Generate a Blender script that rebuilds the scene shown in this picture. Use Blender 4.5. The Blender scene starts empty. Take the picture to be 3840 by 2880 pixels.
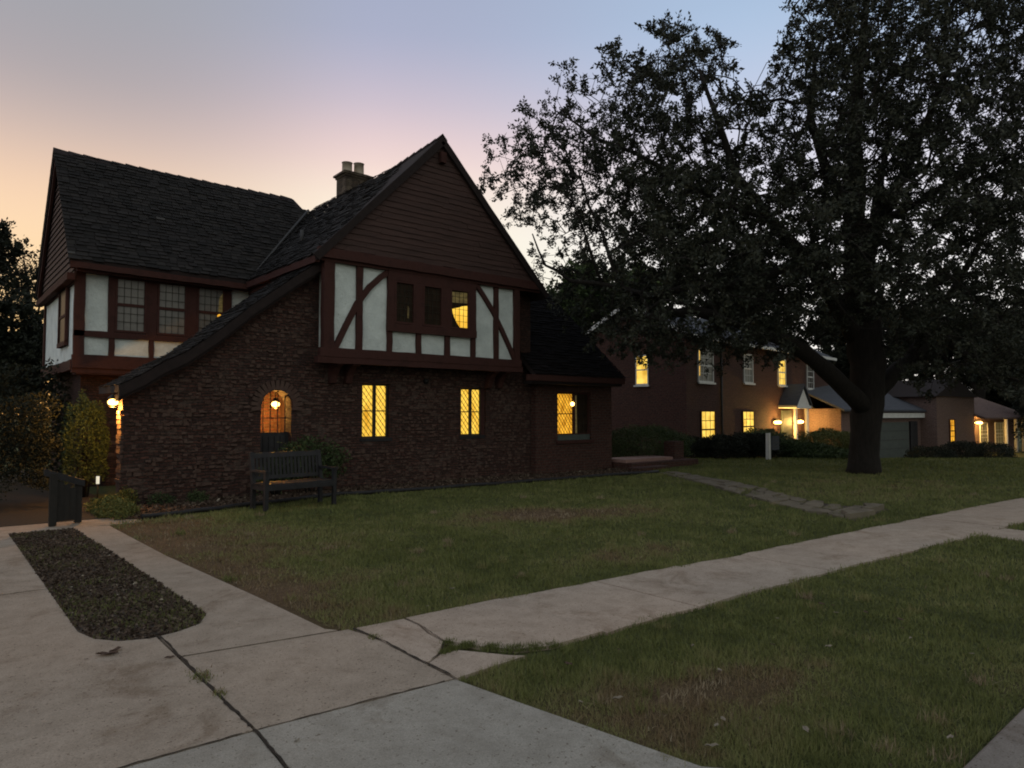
import bpy, math, random
import numpy as np
from mathutils import Vector, Matrix
from mathutils.geometry import tessellate_polygon
random.seed(7); RNG = np.random.default_rng(11)
SC = bpy.context.scene; COL = SC.collection
R = math.radians
# ------------------------------------------------------------------ helpers
def s2l(r, g, b):
    f = lambda c: (c/255/12.92) if c/255 <= .04045 else ((c/255+.055)/1.055)**2.4
    return (f(r), f(g), f(b), 1)
ORG = {}
def tag(o, label=None, cat=None, group=None, kind=None):
    if label: o['label'] = label
    if cat: o['category'] = cat
    if group: o['group'] = group
    if kind: o['kind'] = kind
    return o
def empty(name, loc, label, cat, group=None, rz=0, local=False):
    o = bpy.data.objects.new(name, None); COL.objects.link(o)
    o.location = loc; o.rotation_euler.z = rz; o.empty_display_size = .2
    ORG[o.name] = Vector((0, 0, 0)) if local else Vector(loc)
    return tag(o, label, cat, group)
class MB:
    def __init__(s): s.v = []; s.f = []; s.s = []
    def add(s, vs, fs, smooth=False):
        n = len(s.v); s.v += [tuple(map(float, v)) for v in vs]
        s.f += [tuple(n+i for i in f) for f in fs]; s.s += [smooth]*len(fs); return s
    def box(s, x0, x1, y0, y1, z0, z1, j=0):
        a = lambda: random.uniform(-j, j) if j else 0
        vs = [(x+a(), y+a(), z+a()) for z in (z0, z1) for y in (y0, y1) for x in (x0, x1)]
        return s.add(vs, [(0,2,3,1),(4,5,7,6),(0,1,5,4),(2,6,7,3),(0,4,6,2),(1,3,7,5)])
    def hexa(s, q, t):     # four corners + offset
        q = [Vector(p) for p in q]; t = Vector(t)
        vs = q+[p+t for p in q]
        return s.add(vs, [(0,1,2,3),(7,6,5,4),(0,4,5,1),(1,5,6,2),(2,6,7,3),(3,7,4,0)])
    def beam(s, p0, p1, w, d, side, dep, n=0, j=.008):   # hewn beam: centre line, width along side, depth along dep
        p0, p1, side, dep = map(Vector, (p0, p1, side, dep)); side = side.normalized(); dep = dep.normalized()
        L = (p1-p0).length; n = n or max(2, int(L/.22)); rows = []
        for i in range(n+1):
            c = p0.lerp(p1, i/n); a = random.uniform(-j, j); b = random.uniform(-j, j)
            rows += [c-side*(w/2+a)-dep*d/2, c+side*(w/2+b)-dep*d/2, c+side*(w/2+b)+dep*d/2, c-side*(w/2+a)+dep*d/2]
        fs = []
        for i in range(n):
            k = 4*i; fs += [(k+a, k+(a+1)%4, k+4+(a+1)%4, k+4+a) for a in range(4)]
        fs += [(3,2,1,0), (4*n, 4*n+1, 4*n+2, 4*n+3)]
        return s.add(rows, fs)
    def tube(s, pts, rs, n=8, cap=True, smooth=True):
        pts = [Vector(p) for p in pts]; vs = []; fs = []
        for i, p in enumerate(pts):
            d = (pts[min(i+1, len(pts)-1)]-pts[max(i-1, 0)]).normalized()
            u = d.cross(Vector((0, 0, 1))) if abs(d.z) < .95 else d.cross(Vector((1, 0, 0))); u.normalize(); w = d.cross(u)
            for k in range(n):
                a = 2*math.pi*k/n; vs.append(p+(u*math.cos(a)+w*math.sin(a))*rs[i])
        for i in range(len(pts)-1):
            for k in range(n): fs.append((i*n+k, i*n+(k+1)%n, (i+1)*n+(k+1)%n, (i+1)*n+k))
        s.add(vs, fs, smooth)
        if cap: s.f += [tuple(len(s.v)-len(vs)+k for k in range(n)), tuple(len(s.v)-n+k for k in range(n))[::-1]]; s.s += [False, False]
        return s
    def lathe(s, c, prof, n=14):
        vs = []; fs = []
        for (r, z) in prof:
            for k in range(n):
                a = 2*math.pi*k/n; vs.append((c[0]+r*math.cos(a), c[1]+r*math.sin(a), c[2]+z))
        for i in range(len(prof)-1):
            for k in range(n): fs.append((i*n+k, i*n+(k+1)%n, (i+1)*n+(k+1)%n, (i+1)*n+k))
        return s.add(vs, fs, True)
    def prism(s, outer, a, b, axis='y', holes=()):
        def m(u, v, w): return (u, w, v) if axis == 'y' else ((w, u, v) if axis == 'x' else (u, v, w))
        loops = [list(outer)]+[list(h) for h in holes]
        flat = [p for l in loops for p in l]
        tris = tessellate_polygon([[Vector((p[0], p[1], 0)) for p in l] for l in loops]); n = len(flat)
        vs = [m(p[0], p[1], a) for p in flat]+[m(p[0], p[1], b) for p in flat]
        fs = [tuple(t) for t in tris]+[tuple(n+i for i in t)[::-1] for t in tris]
        k = 0
        for l in loops:
            for i in range(len(l)): j2 = (i+1) % len(l); fs.append((k+i, k+j2, n+k+j2, n+k+i))
            k += len(l)
        return s.add(vs, fs)
    def build(s, name, mat, parent=None, recalc=True):
        o0 = Vector((0, 0, 0))
        if parent is not None: o0 = ORG[parent.name]
        me = bpy.data.meshes.new(name)
        me.from_pydata([tuple(Vector(v)-o0) for v in s.v], [], s.f)
        me.polygons.foreach_set('use_smooth', s.s)
        if recalc:
            import bmesh
            bm = bmesh.new(); bm.from_mesh(me); bmesh.ops.recalc_face_normals(bm, faces=bm.faces); bm.to_mesh(me); bm.free()
        me.materials.append(mat)
        o = bpy.data.objects.new(name, me); COL.objects.link(o)
        if parent is not None: o.parent = parent
        ORG[o.name] = o0
        return o
def npmesh(name, V, F, mat, parent=None, attr=None, smooth=False):
    """V (n,3); F (m,k) with k fixed"""
    o0 = np.array(ORG[parent.name]) if parent is not None else np.zeros(3)
    V = np.asarray(V, np.float32)-o0.astype(np.float32); F = np.asarray(F, np.int32); k = F.shape[1]
    me = bpy.data.meshes.new(name)
    me.vertices.add(len(V)); me.vertices.foreach_set('co', V.ravel())
    me.loops.add(F.size); me.loops.foreach_set('vertex_index', F.ravel())
    me.polygons.add(len(F)); me.polygons.foreach_set('loop_start', np.arange(0, F.size, k, dtype=np.int32))
    me.polygons.foreach_set('loop_total', np.full(len(F), k, np.int32))
    me.polygons.foreach_set('use_smooth', np.full(len(F), smooth))
    if attr is not None:
        a = me.attributes.new('tint', 'FLOAT', 'POINT'); a.data.foreach_set('value', np.asarray(attr, np.float32))
    me.update(calc_edges=True); me.validate()
    me.materials.append(mat)
    o = bpy.data.objects.new(name, me); COL.objects.link(o)
    if parent is not None: o.parent = parent
    ORG[o.name] = Vector(o0)
    return o
# value noise for numpy
def vnoise(x, y, sc, seed=0):
    g = np.random.default_rng(seed).random((64, 64)); x = x*sc+100; y = y*sc+100
    xi = np.floor(x).astype(int); yi = np.floor(y).astype(int); fx = x-xi; fy = y-yi
    fx = fx*fx*(3-2*fx); fy = fy*fy*(3-2*fy); G = lambda a, b: g[a % 64, b % 64]
    return (G(xi, yi)*(1-fx)+G(xi+1, yi)*fx)*(1-fy)+(G(xi, yi+1)*(1-fx)+G(xi+1, yi+1)*fx)*fy
# ------------------------------------------------------------------ materials
def newmat(name):
    m = bpy.data.materials.new(name); m.use_nodes = True; nt = m.node_tree
    return m, nt, nt.nodes['Principled BSDF']
def N(nt, t, **kw):
    n = nt.nodes.new(t)
    for k, v in kw.items(): setattr(n, k, v)
    return n
def c4(c): return (*c, 1) if len(c) == 3 else c
def mixc(nt, fac, a, b, mode='MIX'):
    n = N(nt, 'ShaderNodeMix', data_type='RGBA', blend_type=mode)
    for sock, v in ((n.inputs[0], fac), (n.inputs[6], a), (n.inputs[7], b)):
        if isinstance(v, (tuple, list)): sock.default_value = c4(v)
        elif isinstance(v, (int, float)): sock.default_value = v
        else: nt.links.new(v, sock)
    return n.outputs[2]
def noise(nt, vec, scale, detail=4, rough=.6, dist=0):
    n = N(nt, 'ShaderNodeTexNoise'); n.inputs['Scale'].default_value = scale; n.inputs['Detail'].default_value = detail
    n.inputs['Roughness'].default_value = rough; n.inputs['Distortion'].default_value = dist
    if vec is not None: nt.links.new(vec, n.inputs['Vector'])
    return n.outputs['Fac']
def ramp(nt, fac, stops, interp='LINEAR'):
    n = N(nt, 'ShaderNodeValToRGB'); cr = n.color_ramp; cr.interpolation = interp
    while len(cr.elements) > 1: cr.elements.remove(cr.elements[-1])
    cr.elements[0].position = stops[0][0]; cr.elements[0].color = c4(stops[0][1])
    for p, c in stops[1:]: e = cr.elements.new(p); e.color = c4(c)
    nt.links.new(fac, n.inputs[0]); return n.outputs[0]
def bump(nt, b, h, strength=.5, dist=.02):
    n = N(nt, 'ShaderNodeBump'); n.inputs['Strength'].default_value = strength; n.inputs['Distance'].default_value = dist
    nt.links.new(h, n.inputs['Height']); nt.links.new(n.outputs[0], b.inputs['Normal'])
def objco(nt): return N(nt, 'ShaderNodeTexCoord').outputs['Object']
def mat_noise(name, a, b, scale=6, rough=.8, bs=0, bd=.01, bscale=None, stretch=None, spec=.3, c=None):
    m, nt, B = newmat(name); co = objco(nt)
    if stretch:
        mp = N(nt, 'ShaderNodeMapping'); mp.inputs['Scale'].default_value = stretch; nt.links.new(co, mp.inputs[0]); co = mp.outputs[0]
    f = noise(nt, co, scale, 6, .65)
    st = [(.3, a), (.7, b)] if c is None else [(.25, a), (.5, b), (.75, c)]
    nt.links.new(ramp(nt, f, st), B.inputs['Base Color'])
    B.inputs['Roughness'].default_value = rough; B.inputs['Specular IOR Level'].default_value = spec
    if bs: bump(nt, B, noise(nt, co, bscale or scale*6, 5, .7), bs, bd)
    return m
def mat_brick(name, c1, c2, mortar, light, w=.22, h=.075, mw=.012, rough=.9, wob=.03, bs=1.0, patch=.5):
    m, nt, B = newmat(name); co = objco(nt)
    sp = N(nt, 'ShaderNodeSeparateXYZ'); nt.links.new(co, sp.inputs[0])
    ad = N(nt, 'ShaderNodeMath', operation='ADD'); nt.links.new(sp.outputs[0], ad.inputs[0]); nt.links.new(sp.outputs[1], ad.inputs[1])
    cb = N(nt, 'ShaderNodeCombineXYZ'); nt.links.new(ad.outputs[0], cb.inputs[0]); nt.links.new(sp.outputs[2], cb.inputs[1])
    nn = N(nt, 'ShaderNodeTexNoise'); nn.inputs['Scale'].default_value = 2.2; nn.inputs['Detail'].default_value = 3; nt.links.new(cb.outputs[0], nn.inputs['Vector'])
    vs = N(nt, 'ShaderNodeVectorMath', operation='SUBTRACT'); nt.links.new(nn.outputs['Color'], vs.inputs[0]); vs.inputs[1].default_value = (.5, .5, .5)
    vm = N(nt, 'ShaderNodeVectorMath', operation='SCALE'); nt.links.new(vs.outputs[0], vm.inputs[0]); vm.inputs['Scale'].default_value = wob*4
    va = N(nt, 'ShaderNodeVectorMath', operation='ADD'); nt.links.new(cb.outputs[0], va.inputs[0]); nt.links.new(vm.outputs[0], va.inputs[1]); co2 = va.outputs[0]
    br = N(nt, 'ShaderNodeTexBrick'); nt.links.new(co2, br.inputs['Vector'])
    br.inputs['Scale'].default_value = 1; br.inputs['Brick Width'].default_value = w; br.inputs['Row Height'].default_value = h
    br.inputs['Mortar Size'].default_value = mw; br.inputs['Mortar Smooth'].default_value = .4; br.inputs['Bias'].default_value = -.1
    br.inputs['Color1'].default_value = c4(c1); br.inputs['Color2'].default_value = c4(c2); br.inputs['Mortar'].default_value = c4(mortar)
    mp = N(nt, 'ShaderNodeMapping'); mp.inputs['Scale'].default_value = (1/w*1.3, 1/h*.75, 1); nt.links.new(co2, mp.inputs[0])
    vo = N(nt, 'ShaderNodeTexVoronoi', voronoi_dimensions='2D'); vo.inputs['Scale'].default_value = .8; nt.links.new(mp.outputs[0], vo.inputs['Vector'])
    sc = N(nt, 'ShaderNodeSeparateColor'); nt.links.new(vo.outputs['Color'], sc.inputs[0])
    f = ramp(nt, sc.outputs[0], [(.70, (0, 0, 0)), (.86, (1, 1, 1))])
    pl = ramp(nt, noise(nt, cb.outputs[0], .9, 3), [(.4, (0, 0, 0)), (.6, (1, 1, 1))])
    fm = N(nt, 'ShaderNodeMath', operation='MULTIPLY'); nt.links.new(f, fm.inputs[0]); nt.links.new(pl, fm.inputs[1])
    fk = N(nt, 'ShaderNodeMath', operation='MULTIPLY'); nt.links.new(fm.outputs[0], fk.inputs[0]); fk.inputs[1].default_value = patch
    col = mixc(nt, fk.outputs[0], br.outputs['Color'], light)
    dk = ramp(nt, noise(nt, cb.outputs[0], 14, 5, .7), [(.3, (.45, .45, .45)), (.7, (1.35, 1.35, 1.35))])
    col = mixc(nt, 1.0, col, dk, 'MULTIPLY'); nt.links.new(col, B.inputs['Base Color'])
    B.inputs['Roughness'].default_value = rough; B.inputs['Specular IOR Level'].default_value = .2
    inv = N(nt, 'ShaderNodeMath', operation='SUBTRACT'); inv.inputs[0].default_value = 1; nt.links.new(br.outputs['Fac'], inv.inputs[1])
    hn = N(nt, 'ShaderNodeMath', operation='MULTIPLY_ADD'); nt.links.new(noise(nt, cb.outputs[0], 25, 4, .7), hn.inputs[0]); hn.inputs[1].default_value = .9; nt.links.new(inv.outputs[0], hn.inputs[2])
    bump(nt, B, hn.outputs[0], bs, .015)
    return m
def mat_tint(name, stops, rough=.8, spec=.2, trans=0, extra=None):
    m, nt, B = newmat(name); a = N(nt, 'ShaderNodeAttribute', attribute_name='tint')
    col = ramp(nt, a.outputs['Fac'], stops); nt.links.new(col, B.inputs['Base Color'])
    B.inputs['Roughness'].default_value = rough; B.inputs['Specular IOR Level'].default_value = spec
    return m
def mat_emit(name, a, b, strength, scale=4, stretch=(1, 1, 1), lo=.35, hi=.65):
    m, nt, B = newmat(name); co = objco(nt); mp = N(nt, 'ShaderNodeMapping'); mp.inputs['Scale'].default_value = stretch; nt.links.new(co, mp.inputs[0])
    col = ramp(nt, noise(nt, mp.outputs[0], scale, 3, .5), [(lo, a), (hi, b)])
    B.inputs['Base Color'].default_value = (.02, .015, .01, 1); B.inputs['Roughness'].default_value = .3
    nt.links.new(col, B.inputs['Emission Color']); B.inputs['Emission Strength'].default_value = strength
    return m
M = {}
M['stone'] = mat_brick('stone', (.090, .043, .034), (.050, .029, .026), (.042, .032, .028), (.14, .105, .088), w=.16, h=.055, mw=.010, wob=.028, bs=1.0)
M['proud'] = mat_noise('proud_brick', (.040, .024, .020), (.098, .062, .050), 6, .9, .6, .01, 40, c=(.062, .030, .024))
M['brick'] = mat_brick('brick', (.092, .040, .031), (.066, .032, .026), (.08, .06, .052), (.11, .062, .05), w=.22, h=.075, wob=.006, patch=.35)
M['brick2'] = mat_brick('pink_brick', (.20, .115, .095), (.16, .095, .08), (.2, .17, .15), (.24, .16, .14), w=.22, h=.075, wob=.004, patch=.4)
M['plaster'] = mat_noise('plaster', (.56, .62, .61), (.79, .86, .84), 2.6, .9, 1.0, .03, 13)
M['timber'] = mat_noise('timber', (.040, .0205, .018), (.066, .030, .026), 5, .85, .6, .008, 26, spec=.12, c=(.052, .022, .018))
M['siding'] = mat_noise('siding', (.042, .024, .021), (.078, .043, .037), 2.5, .8, .4, .006, 30, stretch=(.6, 1, 5))
M['roof'] = mat_tint('roof_shingles', [(0, (.010, .009, .008)), (.6, (.018, .0155, .0145)), (.9, (.025, .022, .020)), (1, (.06, .056, .052))], .85)
M['roofslab'] = mat_noise('roof_edge', (.016, .011, .011), (.028, .019, .018), 8, .9)
M['greyroof'] = mat_noise('grey_roof', (.045, .048, .058), (.075, .08, .095), 3, .9, .4, .01, 20, stretch=(1, 1, 6))
M['white'] = mat_noise('white_trim', (.55, .55, .53), (.68, .68, .66), 5, .6)
M['dark'] = mat_noise('dark_wood', (.012, .012, .014), (.028, .027, .03), 8, .6, .3, .004, 30)
M['darkgrey'] = mat_noise('grey_wood', (.045, .045, .048), (.075, .074, .075), 8, .75, .3, .004, 30)
M['metal'] = mat_noise('black_iron', (.01, .01, .01), (.02, .018, .016), 10, .5)
M['lead'] = mat_noise('lead_came', (.02, .018, .012), (.035, .03, .02), 10, .6)
M['door'] = mat_noise('garage_door', (.06, .072, .068), (.085, .098, .09), 4, .6)
M['pot'] = mat_noise('chimney_pot', (.42, .34, .26), (.52, .44, .35), 6, .9, .4, .01, 20)
M['bulb'] = mat_emit('lamp_glow', (1, .55, .13), (1, .60, .16), 8)
M['lit'] = mat_emit('lit_pane', (.70, .33, .015), (1.0, .62, .075), 1.2, 2.6, (1.6, 1.6, .7), .3, .55)
M['litcurt'] = mat_emit('lit_curtain', (.45, .17, .006), (1.0, .48, .035), 1.15, 3.2, (2.5, 2.5, 1.0), .32, .6)
M['litdim'] = mat_emit('dim_pane', (.05, .036, .012), (.15, .11, .035), .7, 3, (2, 2, 5), .3, .7)
M['litfar'] = mat_emit('far_lit_pane', (.60, .33, .025), (1.0, .66, .11), 1.2, 2.2, (1, 1, 1), .33, .58)
M['blind'] = mat_noise('pale_blind', (.17, .165, .14), (.25, .24, .20), 2.5, .35, .3, .01, 5, stretch=(1, 1, 12), spec=.6)
M['skypane'] = mat_noise('sky_reflection_pane', (.13, .125, .115), (.20, .19, .17), 5, .3, 0, spec=.5)  # pale base colour stands in for sky mirrored in the wing panes
M['glass'] = mat_noise('dark_glass', (.016, .010, .007), (.040, .026, .016), 5, .5, 0, spec=.08)  # brown-black base colour stands in for trees mirrored in the house panes
M['teal'] = mat_noise('pale_shelf', (.06, .08, .075), (.09, .11, .10), 6, .6)
M['bark'] = mat_noise('bark', (.012, .010, .008), (.028, .023, .019), 5, .95, 1, .03, 18, stretch=(3, 3, .7))
M['leaf'] = mat_tint('oak_leaves', [(0, (.016, .019, .013)), (.5, (.034, .039, .026)), (1, (.066, .066, .042))], .7)
M['leafb'] = mat_tint('bush_leaves', [(0, (.022, .035, .014)), (.5, (.05, .075, .028)), (1, (.09, .12, .045))], .7)
M['leafm'] = mat_tint('hedge_leaves', [(0, (.008, .012, .006)), (.5, (.016, .023, .010)), (1, (.030, .040, .017))], .75)
M['crack'] = mat_noise('crack_dirt', (.018, .014, .011), (.04, .032, .025), 20, .95)
M['leafy'] = mat_tint('light_leaves', [(0, (.05, .06, .018)), (.5, (.11, .12, .035)), (1, (.18, .18, .06))], .7)
M['leafd'] = mat_tint('dark_leaves', [(0, (.009, .011, .008)), (.5, (.018, .022, .014)), (1, (.036, .040, .025))], .8)
GR = [(0, (.095, .108, .036)), (.3, (.155, .170, .056)), (.5, (.215, .215, .085)), (.66, (.21, .165, .085)), (.82, (.19, .13, .075)), (1, (.36, .30, .20))]
M['grass'] = mat_tint('grass_blades', GR, .75, .15)
M['litter'] = mat_tint('soil_litter', [(0, (.035, .023, .017)), (.5, (.085, .058, .042)), (.9, (.15, .115, .085)), (1, (.36, .31, .24))], .9)
M['soil'] = mat_noise('soil', (.045, .033, .026), (.085, .066, .052), 6, .95, 1, .03, 20, c=(.055, .05, .035))
M['mulch'] = mat_noise('mulch', (.045, .028, .02), (.09, .055, .038), 9, .95, 1, .03, 30)
M['fallen'] = mat_noise('dry_leaf', (.16, .135, .10), (.28, .24, .185), 9, .8)
M['fallenb'] = mat_noise('brown_leaf', (.06, .035, .025), (.11, .07, .05), 9, .8)
M['pinkstone'] = mat_noise('pink_stone', (.26, .16, .14), (.34, .22, .19), 5, .8)
M['flag'] = mat_noise('flagstone', (.10, .085, .062), (.22, .185, .135), 2.5, .9, .8, .015, 14)
def mat_concrete(name, a, b, patches=True):
    m, nt, B = newmat(name); co = objco(nt)
    base = ramp(nt, noise(nt, co, .7, 5, .6), [(.3, a), (.7, b)])
    st = ramp(nt, noise(nt, co, 5, 6, .7), [(.25, (.78, .77, .75)), (.6, (1.05, 1.05, 1.05))])
    fine = ramp(nt, noise(nt, co, 130, 2, .6), [(.3, (.80, .80, .80)), (.7, (1.18, 1.18, 1.18))])
    big = ramp(nt, noise(nt, co, .25, 2, .5), [(.35, (.9, .93, .95)), (.65, (1.08, 1.03, 1.0))])
    c = mixc(nt, 1, mixc(nt, 1, mixc(nt, 1, base, st, 'MULTIPLY'), fine, 'MULTIPLY'), big, 'MULTIPLY')
    spk = ramp(nt, noise(nt, co, 38, 2, .9), [(.32, (.5, .45, .4)), (.38, (1, 1, 1))])
    stn = ramp(nt, noise(nt, co, 1.6, 6, .75, .6), [(.34, (.72, .68, .64)), (.46, (1, 1, 1))]); spk = mixc(nt, 1, spk, stn, 'MULTIPLY')
    c = mixc(nt, 1, c, spk, 'MULTIPLY')
    nt.links.new(c, B.inputs['Base Color']); B.inputs['Roughness'].default_value = .9; B.inputs['Specular IOR Level'].default_value = .2
    bump(nt, B, noise(nt, co, 90, 3, .7), .35, .004)
    return m
M['conc'] = mat_concrete('concrete', (.305, .255, .205), (.36, .302, .245))
M['apron'] = mat_concrete('apron_concrete', (.29, .27, .235), (.345, .325, .285))
M['walk'] = mat_concrete('sidewalk_concrete', (.37, .302, .245), (.43, .355, .29))
M['curb'] = mat_concrete('kerb_concrete', (.20, .175, .155), (.25, .22, .195))
M['asphalt'] = mat_noise('asphalt', (.04, .04, .04), (.06, .06, .058), 40, .9, .5, .01, 120)
# ------------------------------------------------------------------ camera
F_, HOR, YAW = 1500., 893., R(40.6)
cam = bpy.data.cameras.new('camera'); camo = bpy.data.objects.new('camera', cam); COL.objects.link(camo)
cam.sensor_width = 36; cam.lens = 36*F_/2212; cam.clip_end = 2000; cam.clip_start = .05
PIT = math.atan((HOR-829.5)/F_)
camo.location = (0, 0, 1.6); camo.rotation_euler = (math.pi/2+PIT, 0, -YAW); SC.camera = camo
Rv = np.array([math.cos(YAW), -math.sin(YAW), 0]); F0 = np.array([math.sin(YAW), math.cos(YAW), 0]); Zv = np.array([0, 0, 1.])
Fv = F0*math.cos(PIT)+Zv*math.sin(PIT); Uv = -F0*math.sin(PIT)+Zv*math.cos(PIT); Cc = np.array([0, 0, 1.6])
def at(x, y, fwd):        # survey helper: point seen at (x, y), fwd metres ahead
    r = Fv+Rv*(x-1106)/F_-Uv*(y-829.5)/F_
    return Cc+r*fwd/(r@F0)
# ------------------------------------------------------------------ sky
W = bpy.data.worlds.new('World'); SC.world = W; W.use_nodes = True; nt = W.node_tree; nt.nodes.clear()
tc = N(nt, 'ShaderNodeTexCoord'); nz = N(nt, 'ShaderNodeVectorMath', operation='NORMALIZE'); nt.links.new(tc.outputs['Generated'], nz.inputs[0])
sp = N(nt, 'ShaderNodeSeparateXYZ'); nt.links.new(nz.outputs[0], sp.inputs[0])
hv = N(nt, 'ShaderNodeCombineXYZ'); nt.links.new(sp.outputs[0], hv.inputs[0]); nt.links.new(sp.outputs[1], hv.inputs[1])
hn = N(nt, 'ShaderNodeVectorMath', operation='NORMALIZE'); nt.links.new(hv.outputs[0], hn.inputs[0])
dt = N(nt, 'ShaderNodeVectorMath', operation='DOT_PRODUCT'); nt.links.new(hn.outputs[0], dt.inputs[0]); dt.inputs[1].default_value = (math.sin(R(-3)), math.cos(R(-3)), 0)
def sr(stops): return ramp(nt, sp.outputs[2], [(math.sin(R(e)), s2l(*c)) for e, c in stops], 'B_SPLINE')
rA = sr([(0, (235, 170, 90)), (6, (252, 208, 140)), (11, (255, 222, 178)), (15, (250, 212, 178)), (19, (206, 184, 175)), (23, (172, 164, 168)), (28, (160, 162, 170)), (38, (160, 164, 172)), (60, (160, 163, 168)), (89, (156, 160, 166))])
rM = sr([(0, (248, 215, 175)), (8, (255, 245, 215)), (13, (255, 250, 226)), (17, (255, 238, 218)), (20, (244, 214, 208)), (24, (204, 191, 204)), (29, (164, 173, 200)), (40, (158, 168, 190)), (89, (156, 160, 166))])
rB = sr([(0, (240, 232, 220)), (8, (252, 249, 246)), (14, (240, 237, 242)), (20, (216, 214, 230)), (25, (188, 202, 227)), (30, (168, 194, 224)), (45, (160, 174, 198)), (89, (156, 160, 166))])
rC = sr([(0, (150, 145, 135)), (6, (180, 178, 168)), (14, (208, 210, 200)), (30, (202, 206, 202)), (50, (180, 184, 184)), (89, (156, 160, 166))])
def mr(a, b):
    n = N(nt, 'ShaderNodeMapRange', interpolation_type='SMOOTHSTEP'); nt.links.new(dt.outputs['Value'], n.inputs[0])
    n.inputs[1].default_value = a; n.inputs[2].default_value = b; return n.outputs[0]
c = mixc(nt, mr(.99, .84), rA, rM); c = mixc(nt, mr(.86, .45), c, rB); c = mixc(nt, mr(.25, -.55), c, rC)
sky = N(nt, 'ShaderNodeTexSky', sky_type='NISHITA'); sky.sun_disc = False; sky.sun_elevation = R(-2); sky.sun_rotation = R(-10)
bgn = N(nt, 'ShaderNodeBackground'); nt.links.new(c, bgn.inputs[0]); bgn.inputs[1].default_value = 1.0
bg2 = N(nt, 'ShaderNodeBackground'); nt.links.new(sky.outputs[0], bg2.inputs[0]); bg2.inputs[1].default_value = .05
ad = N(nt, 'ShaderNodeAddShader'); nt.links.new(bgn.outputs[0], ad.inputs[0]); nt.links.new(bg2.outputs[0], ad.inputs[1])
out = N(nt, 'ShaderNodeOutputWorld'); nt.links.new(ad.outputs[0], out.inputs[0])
sun = bpy.data.lights.new('sun', 'SUN'); sun.energy = .06; sun.angle = R(12); sun.color = (1, .7, .45)
so = bpy.data.objects.new('sun', sun); COL.objects.link(so); so.rotation_euler = (R(-84), 0, R(10))
SC.cycles.filter_width = 1.9; SC.view_settings.view_transform = 'Standard'; SC.view_settings.look = 'None'; SC.view_settings.exposure = 0; SC.view_settings.gamma = 1
def plight(name, loc, power, col=(1, .50, .12), r=.05):
    l = bpy.data.lights.new(name, 'POINT'); l.energy = power; l.color = col; l.shadow_soft_size = r
    o = bpy.data.objects.new(name, l); COL.objects.link(o); o.location = loc; return o
# ------------------------------------------------------------------ ground
def gz(x, y):             # the land falls away gently beyond the big oak
    t = np.clip((0.65*x+.76*y-24)/10, 0, 1); return -.95*t*t*(3-2*t)
def dry(x, y):            # patch factor: 0 lush, 1 bare; where soil and dry turf lie
    e = lambda cx, cy, rx, ry: np.exp(-(((x-cx)/rx)**2+((y-cy)/ry)**2))
    d = 1.1*e(3.3, 2.35, 1.1, .5)+1.0*e(7.4, 8.2, 1.1, .8)+.6*e(9.0, 7.4, 1.6, .8)+1.25*e(2.3, 7.6, .85, 3.4)+.55*e(3.6, 8.6, 1.1, 1.6)+.5*e(6.2, 5.2, 1.3, .5)+.5*e(16, 6.5, 3, 2.0)+.3*e(4, 1.2, 3, .15)+.5*e(2.7, 11, 1, 1)
    n = vnoise(x, y, 1.3, 1)*.5+vnoise(x, y, 4.1, 2)*.3+vnoise(x, y, 11, 3)*.2
    return d*(.55+.9*n)+(n-.5)*.75
def groundgrid(xs, ys):
    X, Y = np.meshgrid(xs, ys); return X.ravel(), Y.ravel()
xs = np.unique(np.concatenate([np.linspace(-400, -6, 14), np.arange(-6, 24, .25), np.arange(24, 60, 1.5), np.linspace(60, 500, 16)]))
ys = np.unique(np.concatenate([np.linspace(-300, -4, 12), np.arange(-4, 20, .25), np.arange(20, 60, 1.5), np.linspace(60, 600, 16)]))
X, Y = groundgrid(xs, ys); nx, ny = len(xs), len(ys)
Zg = gz(X, Y)-.02
Zg = np.where(Y < .95, Zg-.16, Zg)
idx = np.arange(nx*ny).reshape(ny, nx); Fg = np.stack([idx[:-1, :-1], idx[:-1, 1:], idx[1:, 1:], idx[1:, :-1]], -1).reshape(-1, 4)
mg, ntg, Bg = newmat('turf_soil'); a = N(ntg, 'ShaderNodeAttribute', attribute_name='tint')
cg = ramp(ntg, a.outputs['Fac'], [(0, (.05, .062, .026)), (.4, (.09, .098, .042)), (.7, (.11, .082, .045)), (1, (.14, .096, .06))])
cg = mixc(ntg, 1, cg, ramp(ntg, noise(ntg, objco(ntg), 30, 4, .8), [(.3, (.6, .6, .6)), (.7, (1.3, 1.3, 1.3))]), 'MULTIPLY')
ntg.links.new(cg, Bg.inputs['Base Color']); Bg.inputs['Roughness'].default_value = .95; Bg.inputs['Specular IOR Level'].default_value = .1
bump(ntg, Bg, noise(ntg, objco(ntg), 25, 5, .8), .8, .03)
tag(npmesh('ground', np.stack([X, Y, Zg], -1), Fg, mg, attr=np.clip(.35+.5*dry(X, Y), 0, 1), smooth=True), kind='structure')
def slab(name, poly, z1, mat, z0=-.06, jit=0, sub=0):
    if sub:
        q = []
        for i, p in enumerate(poly):
            r_ = poly[(i+1) % len(poly)]; L = math.hypot(r_[0]-p[0], r_[1]-p[1]); n = max(1, min(200, int(L/sub)))
            if abs(p[0]) > 40 or abs(r_[0]) > 40: n = min(n, 20)
            nx_, ny_ = -(r_[1]-p[1])/max(L, 1e-6), (r_[0]-p[0])/max(L, 1e-6)
            for k in range(n):
                t = k/n; o_ = random.uniform(-jit, jit) if k else 0
                q.append((p[0]+(r_[0]-p[0])*t+nx_*o_, p[1]+(r_[1]-p[1])*t+ny_*o_))
        poly = q
    return MB().prism(poly, z0, z1, 'z').build(name, mat)
G = .009   # half joint
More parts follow.
